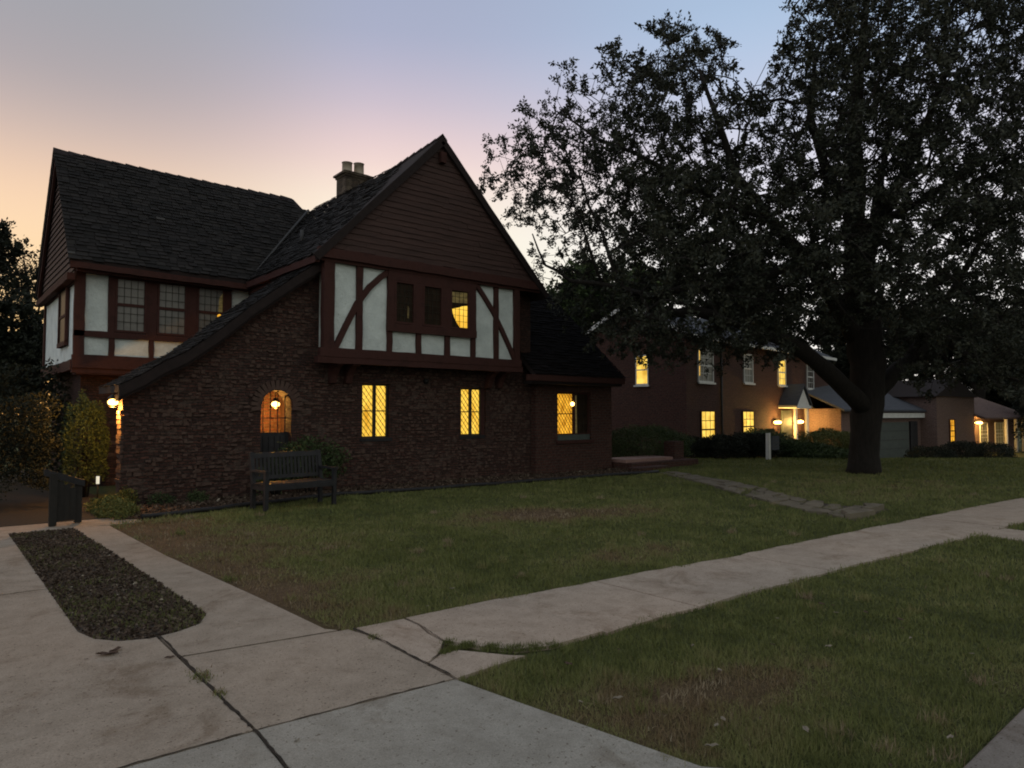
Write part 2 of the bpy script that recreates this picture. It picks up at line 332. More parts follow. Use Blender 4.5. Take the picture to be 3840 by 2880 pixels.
strip = [(.97, 11.35), (.95, 7.6), (.94, 5.98), (1.0, 5.72), (1.12, 5.55), (1.3, 5.47), (1.5, 5.5), (1.68, 5.6), (1.80, 5.84), (1.78, 7.5), (1.75, 9.5), (1.70, 11.35)]
# driveway slabs: left lane, right lane, crossing slabs, apron
dl = MB()
dl.prism([(-2.6, 11.75), (.975, 11.60), (.97, 11.35), (.95, 7.62), (-2.6, 7.68)], -.06, .004, 'z')
dl.prism([(-2.6, 7.66), (.95, 7.60), (.94, 5.98), (1.0, 5.72), (1.12, 5.55), (1.3, 5.47), (1.345, 5.47), (1.335, 3.565), (-2.6, 3.72)], -.06, .004, 'z')
dl.prism([(1.365, 5.475), (1.5, 5.5), (1.68, 5.6), (1.80, 5.84), (1.78, 7.5), (1.75, 9.5), (1.70, 11.35), (.975, 11.36), (.975, 11.59), (2.13, 11.3), (2.13, 11.0), (2.17, 8.5), (2.30, 6.0), (2.34, 4.86), (2.40, 4.775), (1.362, 4.94)], -.06, .006, 'z')
dl.prism([(1.362, 4.92), (2.47, 4.74), (2.52, 4.5), (2.50, 3.46), (1.352, 3.56)], -.06, .004, 'z')
o = dl.build('driveway', M['conc']); tag(o, kind='structure')
ap = MB(); ap.prism([(-2.6, 3.70), (1.335, 3.55), (1.29, 2.9), (1.26, 1.2), (-2.6, 1.2)], -.06, .002, 'z')
ap.prism([(1.352, 3.545), (2.50, 3.44), (2.58, 2.9), (2.74, 1.88), (3.1, 1.45), (3.5, 1.2), (1.28, 1.2), (1.31, 2.9)], -.06, .005, 'z')
tag(ap.build('driveway_apron', M['apron']), kind='structure')
tag(slab('soil_strip', strip, -.004, M['soil'], -.06), kind='structure')
tag(MB().box(-6, 2.6, 11.5, 15.5, -.08, -.012).build('rear_driveway', M['conc']), kind='structure')
tag(MB().box(-8, 2.7, 12.25, 24, -.08, -.006).build('rear_yard', M['crack']), kind='structure')
# sidewalk panels with joints
up = [(2.53, 4.73), (4.0, 4.66), (7.14, 4.33), (10.16, 4.16), (16.4, 3.75), (24, 3.4), (45, 2.6)]
lo = [(2.53, 3.46), (4.4, 3.45), (8.15, 3.22), (10.74, 3.0), (16, 2.75), (24, 2.35), (45, 1.6)]
def il(pl, x):
    for (a, b), (c_, d) in zip(pl, pl[1:]):
        if a <= x <= c_: return b+(d-b)*(x-a)/(c_-a)
    return pl[-1][1]
sw = MB(); js = [2.53, 3.86, 4.95, 6.08, 7.1, 8.1, 9.3, 10.5, 11.7, 12.9, 14.1, 15.3, 16.5, 17.7, 19, 20.3, 21.6, 23, 25, 27, 29, 32, 35, 40, 45]
def swpanel(mb, x0, x1, z, clip=None):
    n = 5; xsn = [x0+(x1-x0)*i/n for i in range(n+1)]
    mb.prism([(x, il(lo, x)+random.uniform(-.02, .02)) for x in xsn]+[(x, il(up, x)+random.uniform(-.02, .02)) for x in reversed(xsn)], -.3 if x0 > 18 else -.06, z+float(gz(x0, 3)) if x0 > 18 else z, 'z')
# first panel is broken in three pieces by a grass-filled crack
sw.prism([(2.53, 4.73), (2.92, 4.70), (2.92, 4.5), (2.86, 4.28), (2.84, 4.06), (2.70, 3.90), (2.56, 3.80), (2.53, 3.80)], -.06, .006, 'z')
sw.prism([(2.94, 4.70), (3.86-G, 4.665), (3.86-G, 3.48), (3.35, 3.50), (3.12, 3.60), (2.98, 3.80), (2.90, 3.98), (2.86, 4.06), (2.88, 4.28), (2.94, 4.5)], -.06, .010, 'z')
sw.prism([(2.545, 3.78), (2.70, 3.87), (2.82, 3.86), (2.93, 3.70), (3.02, 3.56), (3.1, 3.48), (2.53, 3.46)], -.06, .002, 'z')
for a, b in zip(js[1:], js[2:]): swpanel(sw, a+G*.6, b-G*.6, .006+random.uniform(-.004, .004))
tag(sw.build('sidewalk', M['walk']), kind='structure')
tag(slab('crossing_path', [(10.72, 3.0), (11.56, 2.94), (11.35, 1.2), (10.4, 1.2)], .002, M['walk'], sub=.3, jit=.02), kind='structure')
# kerb and street
k = MB(); x = 3.55
while x < 60:
    x1 = x+2.0; k.prism([(1.10, -.2), (1.10, .012), (1.085, .022), (.95, .022), (.92, .005), (.90, -.145), (.45, -.155), (.45, -.2)], x+.006, x1-.006, 'x'); x = x1
tag(k.build('kerb', M['curb']), kind='structure')
tag(MB().box(-60, 120, -8, .45, -.3, -.165).build('street', M['asphalt']), kind='structure')
tag(MB().prism([(-2.6, 1.2), (3.5, 1.2), (3.56, .9), (3.56, .45), (-2.6, .45)], -.3, -.01, 'z').build('gutter_ramp', M['apron']), kind='structure')
# mulch bed along the house
bed = [(2.72, 13.9), (2.5, 12.9), (2.32, 12.0), (2.65, 11.77), (4.43, 12.13), (6.3, 12.52), (7.96, 12.32), (9.78, 12.14), (12.38, 11.95), (15.3, 11.77), (15.6, 12.4), (15.6, 13.7)]
bed2 = [(x_, y_) for x_, y_ in bed]
tag(slab('planting_bed', bed2, .012, M['mulch'], -.05, sub=.3, jit=.02), kind='structure')
e = MB(); pl = [(2.65, 11.77), (4.43, 12.13), (6.3, 12.52), (7.96, 12.32), (9.78, 12.14), (12.38, 11.95), (15.3, 11.77)]
pp = []
for (a, b), (c_, d) in zip(pl, pl[1:]):
    n = 6
    for i in range(n): pp.append((a+(c_-a)*i/n, b+(d-b)*i/n+random.uniform(-.015, .015), .03+random.uniform(-.01, .01)))
e.tube(pp+[(15.3, 11.77, .03)], [.04]*(len(pp)+1), 6)
tag(e.build('bed_edging', M['dark']), 'long dark low edging strip between the lawn and the bed under the house wall', 'edging')
# flagstone path
ft = [(12.45, 4.79), (12.25, 5.59), (12.72, 6.68), (13.84, 7.89), (14.63, 9.24), (15.84, 11.64)]
fl = [(10.75, 4.62), (10.98, 5.34), (11.71, 6.46), (12.2, 7.34), (13.71, 9.31), (15.2, 11.71)]
def par(pl, t):
    t *= len(pl)-1; i = min(int(t), len(pl)-2); t -= i
    return (pl[i][0]+(pl[i+1][0]-pl[i][0])*t, pl[i][1]+(pl[i+1][1]-pl[i][1])*t)
fp = MB(); nrow = 13
for r_ in range(nrow):
    t0, t1 = (r_+.07)/nrow, (r_+.90)/nrow; cut = random.choice([[0, .48, 1], [0, .6, 1], [0, .38, 1], [0, .33, .7, 1]])
    if r_ == 0: cut = [0, .52, 1]
    for u0, u1 in zip(cut, cut[1:]):
        q = []
        for (u, t) in ((u0+.02, t0), ((u0+u1)/2, t0-.004), (u1-.02, t0), (u1-.015, (t0+t1)/2), (u1-.02, t1), ((u0+u1)/2, t1+.004), (u0+.02, t1), (u0+.015, (t0+t1)/2)):
            A, B_ = par(fl, max(t, 0)), par(ft, max(t, 0)); q.append((A[0]+(B_[0]-A[0])*u+random.uniform(-.09, .09), A[1]+(B_[1]-A[1])*u+random.uniform(-.09, .09)))
        fp.prism(q, -.05, (.07 if r_ == 0 else .012)+random.uniform(0, .015), 'z')
tag(fp.build('flagstone_path', M['flag']), kind='structure')
tag(slab('path_bed', [*fl, *reversed(ft)], -.006, M['soil'], -.05), kind='structure')
# joints' dirt: dark weeds in the long crack
exec(compile('''
def scatter_blades(name, pts, L, Wd, mat, tint, parent=None, lean=.6):
    n = len(pts); a = RNG.uniform(0, 2*np.pi, n); b = RNG.uniform(0, 2*np.pi, n)
    l = L*RNG.uniform(.5, 1.25, n); t = lean*RNG.random(n)
    side = np.stack([np.cos(a), np.sin(a), np.zeros(n)], -1)*(Wd*RNG.uniform(.6, 1.3, n))[:, None]
    tip = np.stack([np.cos(b)*t*l, np.sin(b)*t*l, l*np.sqrt(np.maximum(.1, 1-t*t))], -1)
    V = np.stack([pts-side/2, pts+side/2, pts+tip], 1).reshape(-1, 3)
    F = np.arange(3*n).reshape(-1, 3)
    return npmesh(name, V, F, mat, parent, attr=np.repeat(tint, 3))
''', 'blades', 'exec'))
def inpoly(x, y, poly):
    c_ = np.zeros(len(x), bool); j = len(poly)-1
    for i in range(len(poly)):
        xi, yi = poly[i]; xj, yj = poly[j]
        c_ ^= ((yi > y) != (yj > y)) & (x < (xj-xi)*(y-yi)/(yj-yi+1e-12)+xi); j = i
    return c_
def upv(x): return np.interp(x, [p[0] for p in up], [p[1] for p in up])
def lov(x): return np.interp(x, [p[0] for p in lo], [p[1] for p in lo])
pathpoly = [*fl, *reversed(ft)]
edx = [2.32, 2.65, 4.43, 6.3, 7.96, 9.78, 12.38, 15.3]; edy = [11.7, 11.77, 12.13, 12.52, 12.32, 12.14, 11.95, 11.77]
def lawn_ok(x, y):
    e = .035*np.sin(x*9)+.03*(vnoise(x, y, 3, 9)-.5)
    lx = np.interp(y, [4.7, 6, 8.5, 11.1, 12], [2.45, 2.33, 2.18, 2.14, 2.2])
    main = (y > upv(x)-.03+e) & (x > lx+e) & ((y < np.interp(x, edx, edy)-.05) | ((x > 15.6) & (y < 40))) & ~(inpoly(x, y, pathpoly) & (vnoise(x, y, 2.4, 21) > .33))
    ax = np.interp(y, [1.2, 1.45, 1.88, 2.9, 3.45], [3.5, 3.1, 2.76, 2.6, 2.55])
    near = (y < lov(x)+.02+e) & (y > 1.12) & (x > ax+.01+e) & ~((x > 10.6+(y-2)*.15) & (x < 11.45) & (y < 3))
    return main | near
# sample ground positions in polar fashion round the viewpoint so that density falls off with distance
n = 1150000
th = RNG.uniform(R(-10), R(105), n); rr = 2.2*(50/2.2)**(RNG.random(n)**1.0)
gx = rr*np.sin(th); gy = rr*np.cos(th); ok = lawn_ok(gx, gy) & (gy > 1.1)
gx, gy, rr = gx[ok], gy[ok], rr[ok]
d_ = dry(gx, gy); keep = RNG.random(len(gx)) > np.clip((d_-.45)*1.1, 0, .8); gx, gy, rr, d_ = gx[keep], gy[keep], rr[keep], d_[keep]
sidewk = np.stack([gx, gy, gz(gx, gy)-.015], -1)
cl = vnoise(gx, gy, 7, 5)
big = vnoise(gx, gy, .9, 12)*.5+vnoise(gx, gy, 2.7, 13)*.5
tint = np.clip(.10+.24*RNG.random(len(gx))+.50*np.clip(d_, -.2, 1.1)+.30*(cl-.5)+.34*(big-.5)+(RNG.random(len(gx)) > .985)*.4, 0, 1)
Ls = (.020+.026*vnoise(gx, gy, 2.2, 6)**1.5+.016*cl)*(1+.03*rr)
nc = 420; cth = RNG.uniform(R(-5), R(100), nc); cr_ = 2.6*(9)**RNG.random(nc); cx_ = cr_*np.sin(cth); cy_ = cr_*np.cos(cth); ok2 = lawn_ok(cx_, cy_) & (cy_ > 1.2); cx_, cy_ = cx_[ok2], cy_[ok2]
nb_ = 70; px2 = np.repeat(cx_, nb_)+RNG.normal(0, .035, len(cx_)*nb_); py2 = np.repeat(cy_, nb_)+RNG.normal(0, .035, len(cx_)*nb_)
sidewk = np.concatenate([sidewk, np.stack([px2, py2, gz(px2, py2)-.015], -1)]); Ls = np.concatenate([Ls, RNG.uniform(.045, .085, len(px2))])
tint = np.concatenate([tint, np.repeat(RNG.choice([.1, .25, .5, .85], len(cx_)), nb_)+RNG.random(len(px2))*.12]); rr = np.concatenate([rr, np.hypot(px2, py2)])
g_ = scatter_blades('grass', sidewk, Ls, np.maximum(.0035, .0012*rr), M['grass'], tint, lean=1.0)
tag(g_, 'short dusky green lawn grass with brown dry patches', 'grass', kind='stuff')
# litter over the soil strip and bed
def litter(name, poly, n, z, mat, size, label, seed):
    r_ = np.random.default_rng(seed); P = np.array(poly); a, b = P.min(0), P.max(0)
    p = r_.uniform(a, b, (n*3, 2)); p = p[inpoly(p[:, 0], p[:, 1], poly)][:n]; n = len(p)
    c_ = np.concatenate([p, z+r_.random((n, 1))*.02], 1); u = r_.normal(size=(n, 3)); u[:, 2] *= .5; u /= np.linalg.norm(u, axis=1)[:, None]
    w_ = np.cross(u, r_.normal(size=(n, 3))); w_ /= np.linalg.norm(w_, axis=1)[:, None]
    s_ = size*r_.uniform(.4, 1.4, (n, 1)); V = np.stack([c_-u*s_, c_+w_*s_*.5, c_+u*s_, c_-w_*s_*.5], 1).reshape(-1, 3)
    o_ = npmesh(name, V, np.arange(4*n).reshape(-1, 4), mat, attr=np.repeat(np.clip(r_.random(n)**1.2*.9+(r_.random(n) > .985)*.4, 0, 1), 4))
    return tag(o_, label, 'leaf litter', kind='stuff')
litter('leaf_litter', strip, 14000, 0.0, M['litter'], .017, 'brown leaf litter and twigs covering the soil strip between the drive lanes', 3)
litter('bed_litter', bed2, 9000, .015, M['litter'], .035, 'brown leaves and chips lying on the bed along the house wall', 4)
sp_ = np.array(strip); p = RNG.uniform(sp_.min(0), sp_.max(0), (16000, 2)); p = p[inpoly(p[:, 0], p[:, 1], strip)]
p = p[RNG.random(len(p)) < np.clip(vnoise(p[:, 0], p[:, 1], 3, 8)*1.5-.35+(8-p[:, 1])*.08, 0, 1)]
tag(scatter_blades('strip_weeds', np.concatenate([p, np.full((len(p), 1), -.005)], 1), .035, .008, M['grass'], RNG.uniform(.1, .5, len(p))), 'sparse low weeds growing on the soil strip between the drive lanes', 'weeds', kind='stuff')
# dirt in joints + weeds in cracks
jt = MB()
def crack(pts, w, z=.0075, mb=None):
    q0, q1 = [], []
    for (a, b), (c_, d) in zip(pts, pts[1:]):
        L = math.hypot(c_-a, d-b); n = max(2, int(L/.05)); nx_, ny_ = -(d-b)/L, (c_-a)/L
        for i in range(n):
            t = i/n; o_ = random.uniform(-.006, .006); ww = w*random.uniform(.25, 1.0)
            q0.append((a+(c_-a)*t+nx_*(o_+ww), b+(d-b)*t+ny_*(o_+ww), z)); q1.append((a+(c_-a)*t+nx_*(o_-ww), b+(d-b)*t+ny_*(o_-ww), z))
    m_ = len(q0); mb.add(q0+q1, [(i, i+1, m_+i+1, m_+i) for i in range(m_-1)])
jt2 = MB()
crack([(1.37, 5.47), (1.36, 4.94), (1.345, 4.2), (1.34, 3.56)], .013, mb=jt2)
crack([(1.34, 3.56), (1.30, 2.9), (1.28, 2.0)], .012, mb=jt2)
crack([(-2.6, 3.71), (.3, 3.60), (1.33, 3.555)], .007, mb=jt2); crack([(1.36, 3.55), (2.0, 3.50), (2.49, 3.45)], .007, mb=jt2)
crack([(1.37, 4.93), (2.2, 4.79), (2.45, 4.745)], .0045, mb=jt2)
crack([(-2.0, 7.67), (.93, 7.61)], .004, mb=jt2)
crack([(2.50, 4.73), (2.53, 4.3), (2.515, 3.9), (2.515, 3.46)], .013, .0112, mb=jt2)
crack([(2.93, 4.70), (2.91, 4.4), (2.85, 4.06), (2.72, 3.88), (2.54, 3.79)], .005, .0112, mb=jt2)
tag(jt2.build('joint_dirt', M['crack'], recalc=False), 'dark dirt filling the joints and cracks of the drive slabs', 'dirt', kind='stuff')
cr = []
for (a, b, n, s) in ((2.86, 4.02, 150, .03), (2.93, 3.88, 420, .035), (3.02, 3.74, 520, .04), (3.12, 3.62, 500, .045), (3.24, 3.55, 360, .045), (3.36, 3.5, 200, .04), (2.80, 3.89, 260, .03), (2.72, 3.87, 120, .02)):
    cr.append(np.stack([RNG.normal(a, s, n), RNG.normal(b, s*.8, n), np.full(n, .0)], -1))
cr = np.concatenate(cr)
tag(scatter_blades('crack_grass', cr, .035, .006, M['grass'], RNG.uniform(0, .25, len(cr)), lean=.9), 'dark green grass growing in the wide forked crack of the first sidewalk panel', 'grass tuft')
for i, (a, b, s, n, lb) in enumerate(((1.36, 4.47, .045, 220, 'dark weed tuft halfway along the long driveway joint'), (1.35, 4.15, .03, 90, 'smaller dark weed tuft on the long driveway joint nearer the apron'), (2.52, 4.45, .03, 90, 'small weed tuft in the joint between driveway and sidewalk'))):
    pt = np.stack([RNG.normal(a, s*.7, n), RNG.normal(b, s*1.3, n), np.full(n, .005)], -1)
    tag(scatter_blades('joint_weeds', pt, .025, .006, M['grass'], RNG.uniform(0, .9, n), lean=.95), lb, 'weeds', kind='stuff')
# ------------------------------------------------------------------ leaves / trees
def leafmesh(name, C_, D_, L, Wd, mat, parent, tint=None, jit=1.0):
    n = len(C_); u = D_+RNG.normal(size=(n, 3))*jit; u /= np.linalg.norm(u, axis=1)[:, None]
    w_ = np.cross(u, RNG.normal(size=(n, 3))); w_ /= np.linalg.norm(w_, axis=1)[:, None]
    s_ = RNG.uniform(.6, 1.3, (n, 1)); l = L*s_; w2 = Wd*s_
    V = np.stack([C_, C_+u*l*.45+w_*w2*.5, C_+u*l, C_+u*l*.45-w_*w2*.5], 1).reshape(-1, 3)
    if tint is None: tint = RNG.random(n)
    return npmesh(name, V, np.arange(4*n).reshape(-1, 4), mat, parent, attr=np.repeat(tint, 4))
def tubes_np(A, B, ra, rb, k):
    """many tapered k-sided tubes at once"""
    n = len(A); d = B-A; L = np.linalg.norm(d, axis=1)[:, None]; d = d/np.maximum(L, 1e-6)
    ref = np.where(np.abs(d[:, 2:3]) < .9, np.array([[0, 0, 1.]]), np.array([[1., 0, 0]])); u = np.cross(d, ref); u /= np.linalg.norm(u, axis=1)[:, None]; w_ = np.cross(d, u)
    a = 2*np.pi*np.arange(k)/k; ring = u[:, None, :]*np.cos(a)[None, :, None]+w_[:, None, :]*np.sin(a)[None, :, None]
    V = np.concatenate([A[:, None]+ring*ra[:, None, None], B[:, None]+ring*rb[:, None, None]], 1).reshape(-1, 3)
    i = np.arange(k); base = np.stack([i, (i+1) % k, k+(i+1) % k, k+i], -1)
    F = (np.arange(n)[:, None, None]*2*k+base[None]).reshape(-1, 4)
    return V, F
def grow(limbs, attr, tip=.006, bal=.3, maxr=.13, expo=.45):
    """limbs: list of (points, radii); attractors joined one by one to the nearest cheap node"""
    P = []; par_ = []; pl = []; fixed = []
    for pts, rs in limbs:
        pts = np.array(pts, float); L = np.concatenate([[0], np.cumsum(np.linalg.norm(np.diff(pts, axis=0), axis=1))])
        for s_ in np.arange(0, L[-1], .3):
            P.append([np.interp(s_, L, pts[:, k]) for k in range(3)]); par_.append(-1); pl.append(s_*.5); fixed.append(True)
    n0 = len(P); cap = n0+len(attr)*4+10
    X_ = np.zeros((cap, 3)); X_[:n0] = P; pr = np.full(cap, -1); plen = np.zeros(cap); plen[:n0] = pl; m_ = n0
    dm = np.array([np.min(np.linalg.norm(X_[:n0]-a, axis=1)) for a in attr]); tips = []
    for i in np.argsort(dm):
        a = attr[i]; ds = np.linalg.norm(X_[:m_]-a, axis=1); j = int(np.argmin(ds+bal*plen[:m_])); d = ds[j]
        steps = 1 if d < .35 else (2 if d < .9 else 3); prev = j
        for s_ in range(1, steps+1):
            t = s_/steps; q = X_[j]+(a-X_[j])*t
            if s_ < steps: q = q+RNG.normal(size=3)*d*.09+np.array([0, 0, d*.06])
            X_[m_] = q; pr[m_] = prev; plen[m_] = plen[prev]+d/steps; prev = m_; m_ += 1
        tips.append(prev)
    cnt = np.zeros(m_)
    for t in tips: cnt[t] += 1
    for k in range(m_-1, n0-1, -1): cnt[pr[k]] += cnt[k]
    e_ = np.arange(n0, m_); rad = np.minimum(tip*np.maximum(cnt, 1)**expo, maxr)
    A, B_ = X_[pr[e_]], X_[e_]; rb = rad[e_]; ra = np.minimum(np.where(pr[e_] < n0, rb*1.25, rad[pr[e_]]), rb*1.8)
    D_ = B_-A; D_ /= np.maximum(np.linalg.norm(D_, axis=1), 1e-6)[:, None]
    tips = np.array(tips); return A, B_, ra, rb, X_[tips], D_[tips-n0]
def tree(name, label, cat, base, limbs, attr, leafn, leafL, leafW, lmat, group=None, tip=.006, spray=.35, maxr=.13, tw=3, twr=.003, bal=.3):
    root = empty(name, base, label, cat, group)
    mb = MB()
    for pts, rs in limbs:
        pts = [Vector(p) for p in pts]
        # densify + wobble
        q, r_ = [], []
        for i in range(len(pts)-1):
            k = max(1, int((pts[i+1]-pts[i]).length/.35))
            for s_ in range(k):
                t = s_/k; q.append(pts[i].lerp(pts[i+1], t)+(Vector((random.uniform(-1, 1), random.uniform(-1, 1), random.uniform(-1, 1)))*rs[i]*.13 if (i or s_) else Vector())); r_.append((rs[i]+(rs[i+1]-rs[i])*t)*random.uniform(.95, 1.06))
        q.append(pts[-1]); r_.append(rs[-1]); mb.tube(q, r_, 12)
    tr = mb.build('trunk', M['bark'], root)
    A, B_, ra, rb, T, TD = grow(limbs, attr, tip, bal, maxr)
    big = rb > .018; V1, F1 = tubes_np(A[big], B_[big], ra[big], rb[big], 7); V2, F2 = tubes_np(A[~big], B_[~big], ra[~big], rb[~big], 4)
    # twigs at every tip
    n = len(T); tws = np.repeat(T, tw, 0); dr = np.repeat(TD, tw, 0)*.6+RNG.normal(size=(n*tw, 3))*.6+np.array([0, 0, .15]); dr /= np.linalg.norm(dr, axis=1)[:, None]
    tl = spray*RNG.uniform(.4, 1.2, (n*tw, 1)); te = tws+dr*tl
    V3, F3 = tubes_np(tws, te, np.full(n*tw, twr*1.4), np.full(n*tw, twr), 3)
    V = np.concatenate([V1, V2, V3]); F = np.concatenate([F1, F2+len(V1), F3+len(V1)+len(V2)])
    npmesh('branches', V, F, M['bark'], root)
    per = max(1, int(leafn/(n*tw))); t = RNG.random((n*tw, per, 1))**.8; C_ = (tws[:, None]+(te-tws)[:, None]*t+RNG.normal(size=(n*tw, per, 3))*spray*.10).reshape(-1, 3)
    DD = np.repeat(dr, per, 0)
    leafmesh('crown', C_, DD*.8, leafL, leafW, lmat, root, tint=np.clip(RNG.random(len(C_))*.7+.3*vnoise(C_[:, 0]+C_[:, 1], C_[:, 2], .9, 4), 0, 1))
    return root
# ---- the big oak
FW = 18.9
discs = [(1120,330,60,.55),(1090,400,50,.5),(1160,430,70,.6),(1150,290,55,.5),(1225,230,62,.5),(1210,330,80,.6),(1225,170,35,.45),(1230,480,80,.5),(1190,560,50,.35),(1300,400,90,.8),
(1300,280,75,.6),(1360,190,70,.6),(1340,140,45,.7),(1450,120,70,.95),(1460,70,38,.7),(1525,120,55,.9),(1430,220,80,.9),(1535,220,65,.8),(1400,330,90,1.1),(1500,330,90,1),(1595,290,75,.8),(1625,215,45,.5),
(1400,450,100,1.4),(1500,470,110,1.6),(1620,420,100,1.2),(1290,540,75,.6),(1420,590,100,1.4),(1550,600,110,1.7),(1705,250,80,1),(1740,150,70,.9),(1770,50,75,1),(1850,60,90,1),(1820,180,90,1.1),
(1900,200,100,1),(1980,80,100,1.1),(2080,60,100,.9),(2180,50,90,.9),(2000,220,100,1.1),(2110,200,100,.9),(2200,180,80,1.1),(1760,360,100,1.3),(1880,340,110,1.3),(2000,380,110,1),(2120,380,110,1.2),(2200,330,90,1.3),
(1720,500,110,1.6),(1850,500,110,1.2),(1980,520,110,1),(2100,520,100,1.1),(2200,500,90,1.3),(1650,620,100,1.5),(1780,640,95,1.1),(1950,630,90,.9),(2050,640,90,.7),(2160,640,90,.9),(1340,640,70,.7),(1290,690,45,.35),
(1480,690,80,.8),(1590,705,70,.9),(1690,720,60,.7),(2000,740,70,.7),(2110,740,80,.9),(2200,770,90,1),(1380,700,60,.9),(1250,640,55,.55),(1305,690,55,.8),(1350,735,35,.5),(1420,745,45,.6),(1450,735,50,.6),(1560,735,60,.8),(1650,745,50,.8),(1740,735,40,.5),(1950,700,60,.7),(2040,790,40,.6),(2150,790,40,.4),(1975,800,40,.6),(2010,830,28,.4),(1850,-80,120,.7),(2020,-100,130,.6),(1950,-220,130,.5),(2200,-60,120,.7),(2320,100,120,.7),(2330,300,120,.7),(2330,520,110,.7),(2320,700,90,.6)]
att = []
for (cx, cy, r_, dn) in discs:
    k = int(dn*r_*r_/108)
    a = RNG.uniform(0, 2*np.pi, k); rr_ = r_*np.sqrt(RNG.random(k)); sp_f = 2.4 if cx > 1300 else 1.4
    f_ = FW+RNG.normal(0, sp_f, k)
    for i in range(k): att.append(at(cx+rr_[i]*math.cos(a[i]), cy+rr_[i]*math.sin(a[i]), f_[i]))
att = np.array(att); print('attractors', len(att))
def PL(l): return [tuple(at(x_, y_, f)) for x_, y_, f in l]
tb = at(1865, 1020, FW)
limbs = [
 ([(tb[0], tb[1], -.1), (tb[0], tb[1], .12)]+PL([(1866, 985, FW), (1868, 930, FW), (1874, 870, FW), (1872, 820, FW), (1868, 760, FW), (1862, 700, 18.9), (1850, 610, 19), (1845, 520, 19), (1850, 400, 19.1), (1845, 280, 19.2), (1860, 120, 19.3), (1880, -60, 19.4)]), [.48, .43, .39, .38, .39, .45, .47, .43, .36, .30, .24, .19, .13, .06]),
 (PL([(1866, 880, 18.8), (1822, 838, 18.4), (1780, 795, 18), (1740, 760, 17.6), (1700, 738, 17.3), (1640, 715, 17), (1580, 690, 16.8), (1500, 672, 16.7), (1420, 680, 16.6), (1340, 690, 16.6)]), [.26, .235, .215, .195, .175, .15, .15, .14, .09, .04]),
 (PL([(1880, 860, 19), (1915, 820, 19.2), (1955, 785, 19.6), (2000, 745, 20), (2040, 735, 20), (2085, 765, 20), (2150, 800, 19.8), (2215, 830, 19.5)]), [.25, .23, .19, .15, .13, .10, .08, .04]),
 (PL([(1955, 785, 19.6), (2010, 700, 20.2), (2070, 610, 20.8), (2130, 500, 21.2), (2190, 380, 21.5)]), [.15, .13, .1, .07, .04]),
 (PL([(1858, 740, 18.9), (1800, 650, 18.2), (1740, 560, 17.7), (1660, 470, 17.3), (1590, 380, 17), (1550, 260, 17), (1510, 150, 17)]), [.25, .2, .17, .13, .10, .07, .035]),
 (PL([(1740, 560, 17.7), (1640, 600, 17.2), (1550, 622, 17), (1482, 622, 17), (1400, 640, 17), (1338, 620, 17), (1285, 612, 17), (1232, 606, 17), (1205, 585, 17), (1178, 573, 17), (1163, 540, 17), (1150, 505, 17)]), [.13, .11, .10, .09, .085, .075, .06, .05, .04, .032, .025, .015]),
 (PL([(1338, 620, 17), (1318, 560, 17), (1300, 500, 17.1), (1270, 440, 17.2), (1250, 370, 17.3)]), [.05, .045, .04, .032, .02]),
 (PL([(1300, 612, 17), (1280, 560, 16.9), (1262, 500, 16.8), (1235, 430, 16.7)]), [.04, .036, .03, .018]),
 (PL([(1660, 470, 17.3), (1560, 440, 17.4), (1460, 380, 17.6), (1370, 330, 17.8), (1290, 300, 18), (1220, 250, 18)]), [.11, .09, .075, .055, .04, .02]),
 (PL([(1855, 600, 19), (1900, 480, 19.5), (1960, 360, 20), (2020, 220, 20.3), (2070, 80, 20.5)]), [.22, .18, .14, .10, .05]),
 (PL([(1852, 480, 19), (1790, 380, 18.7), (1750, 260, 18.5), (1760, 120, 18.4)]), [.18, .14, .10, .05]),
 (PL([(1900, 480, 19.5), (2000, 430, 20.5), (2100, 360, 21), (2200, 250, 21.5)]), [.12, .1, .075, .04]),
 (PL([(1862, 650, 19), (1880, 520, 20.5), (1900, 400, 21.5), (1930, 250, 22.2)]), [.2, .15, .11, .06]),
]
tree('oak_tree', 'huge dark spreading oak with a thick forked trunk on the front lawn', 'tree', (tb[0], tb[1], 0), limbs, att, 430000, .090, .046, M['leaf'], tip=.0058, spray=.36, maxr=.085)
# root flare
# ---- generic background trees
def bgtree(name, label, cx, base_y, fwd, cyy, rx, ry, n, leafn, mat, group=None, L=.16, thin=1.0, zb=None):
    b = at(cx, 893, fwd); zb = float(gz(b[0], b[1])) if zb is None else zb
    top = at(cx, cyy, fwd); s_ = fwd/F_; a = []
    while len(a) < n:
        q = RNG.normal(size=3); q /= np.linalg.norm(q); q *= RNG.random()**.4
        lump = .72+.45*math.sin(q[0]*5+cx)*math.cos(q[2]*6+fwd)
        a.append(top+Rv*q[0]*rx*s_*lump+F0*q[1]*rx*s_*.8*lump+Zv*q[2]*ry*s_*lump)
    r0 = max(.15, rx*s_*.09); lb = [([(b[0], b[1], zb-.1), (b[0], b[1], zb+(top[2]-zb)*.5), tuple(top+Rv*rx*s_*.1), tuple(top+Zv*ry*s_*.6)], [r0, r0*.8, r0*.5, r0*.15])]
    lb.append(([(b[0], b[1], zb+(top[2]-zb)*.45), tuple(top-Rv*rx*s_*.5)], [r0*.6, r0*.15])); lb.append(([(b[0], b[1], zb+(top[2]-zb)*.5), tuple(top+Rv*rx*s_*.55)], [r0*.6, r0*.15]))
    return tree(name, label, 'tree', (b[0], b[1], zb), lb, np.array(a), leafn, L, L*.55, mat, group, tip=.012, spray=.6*L/.16, twr=.005, maxr=r0*.4, tw=2)
GB = 'background trees behind the houses'
bgtree('tree', 'mid green tree behind the right slope of the timbered house', 1265, 900, 34, 650, 110, 95, 300, 22000, M['leafb'], GB, .2)
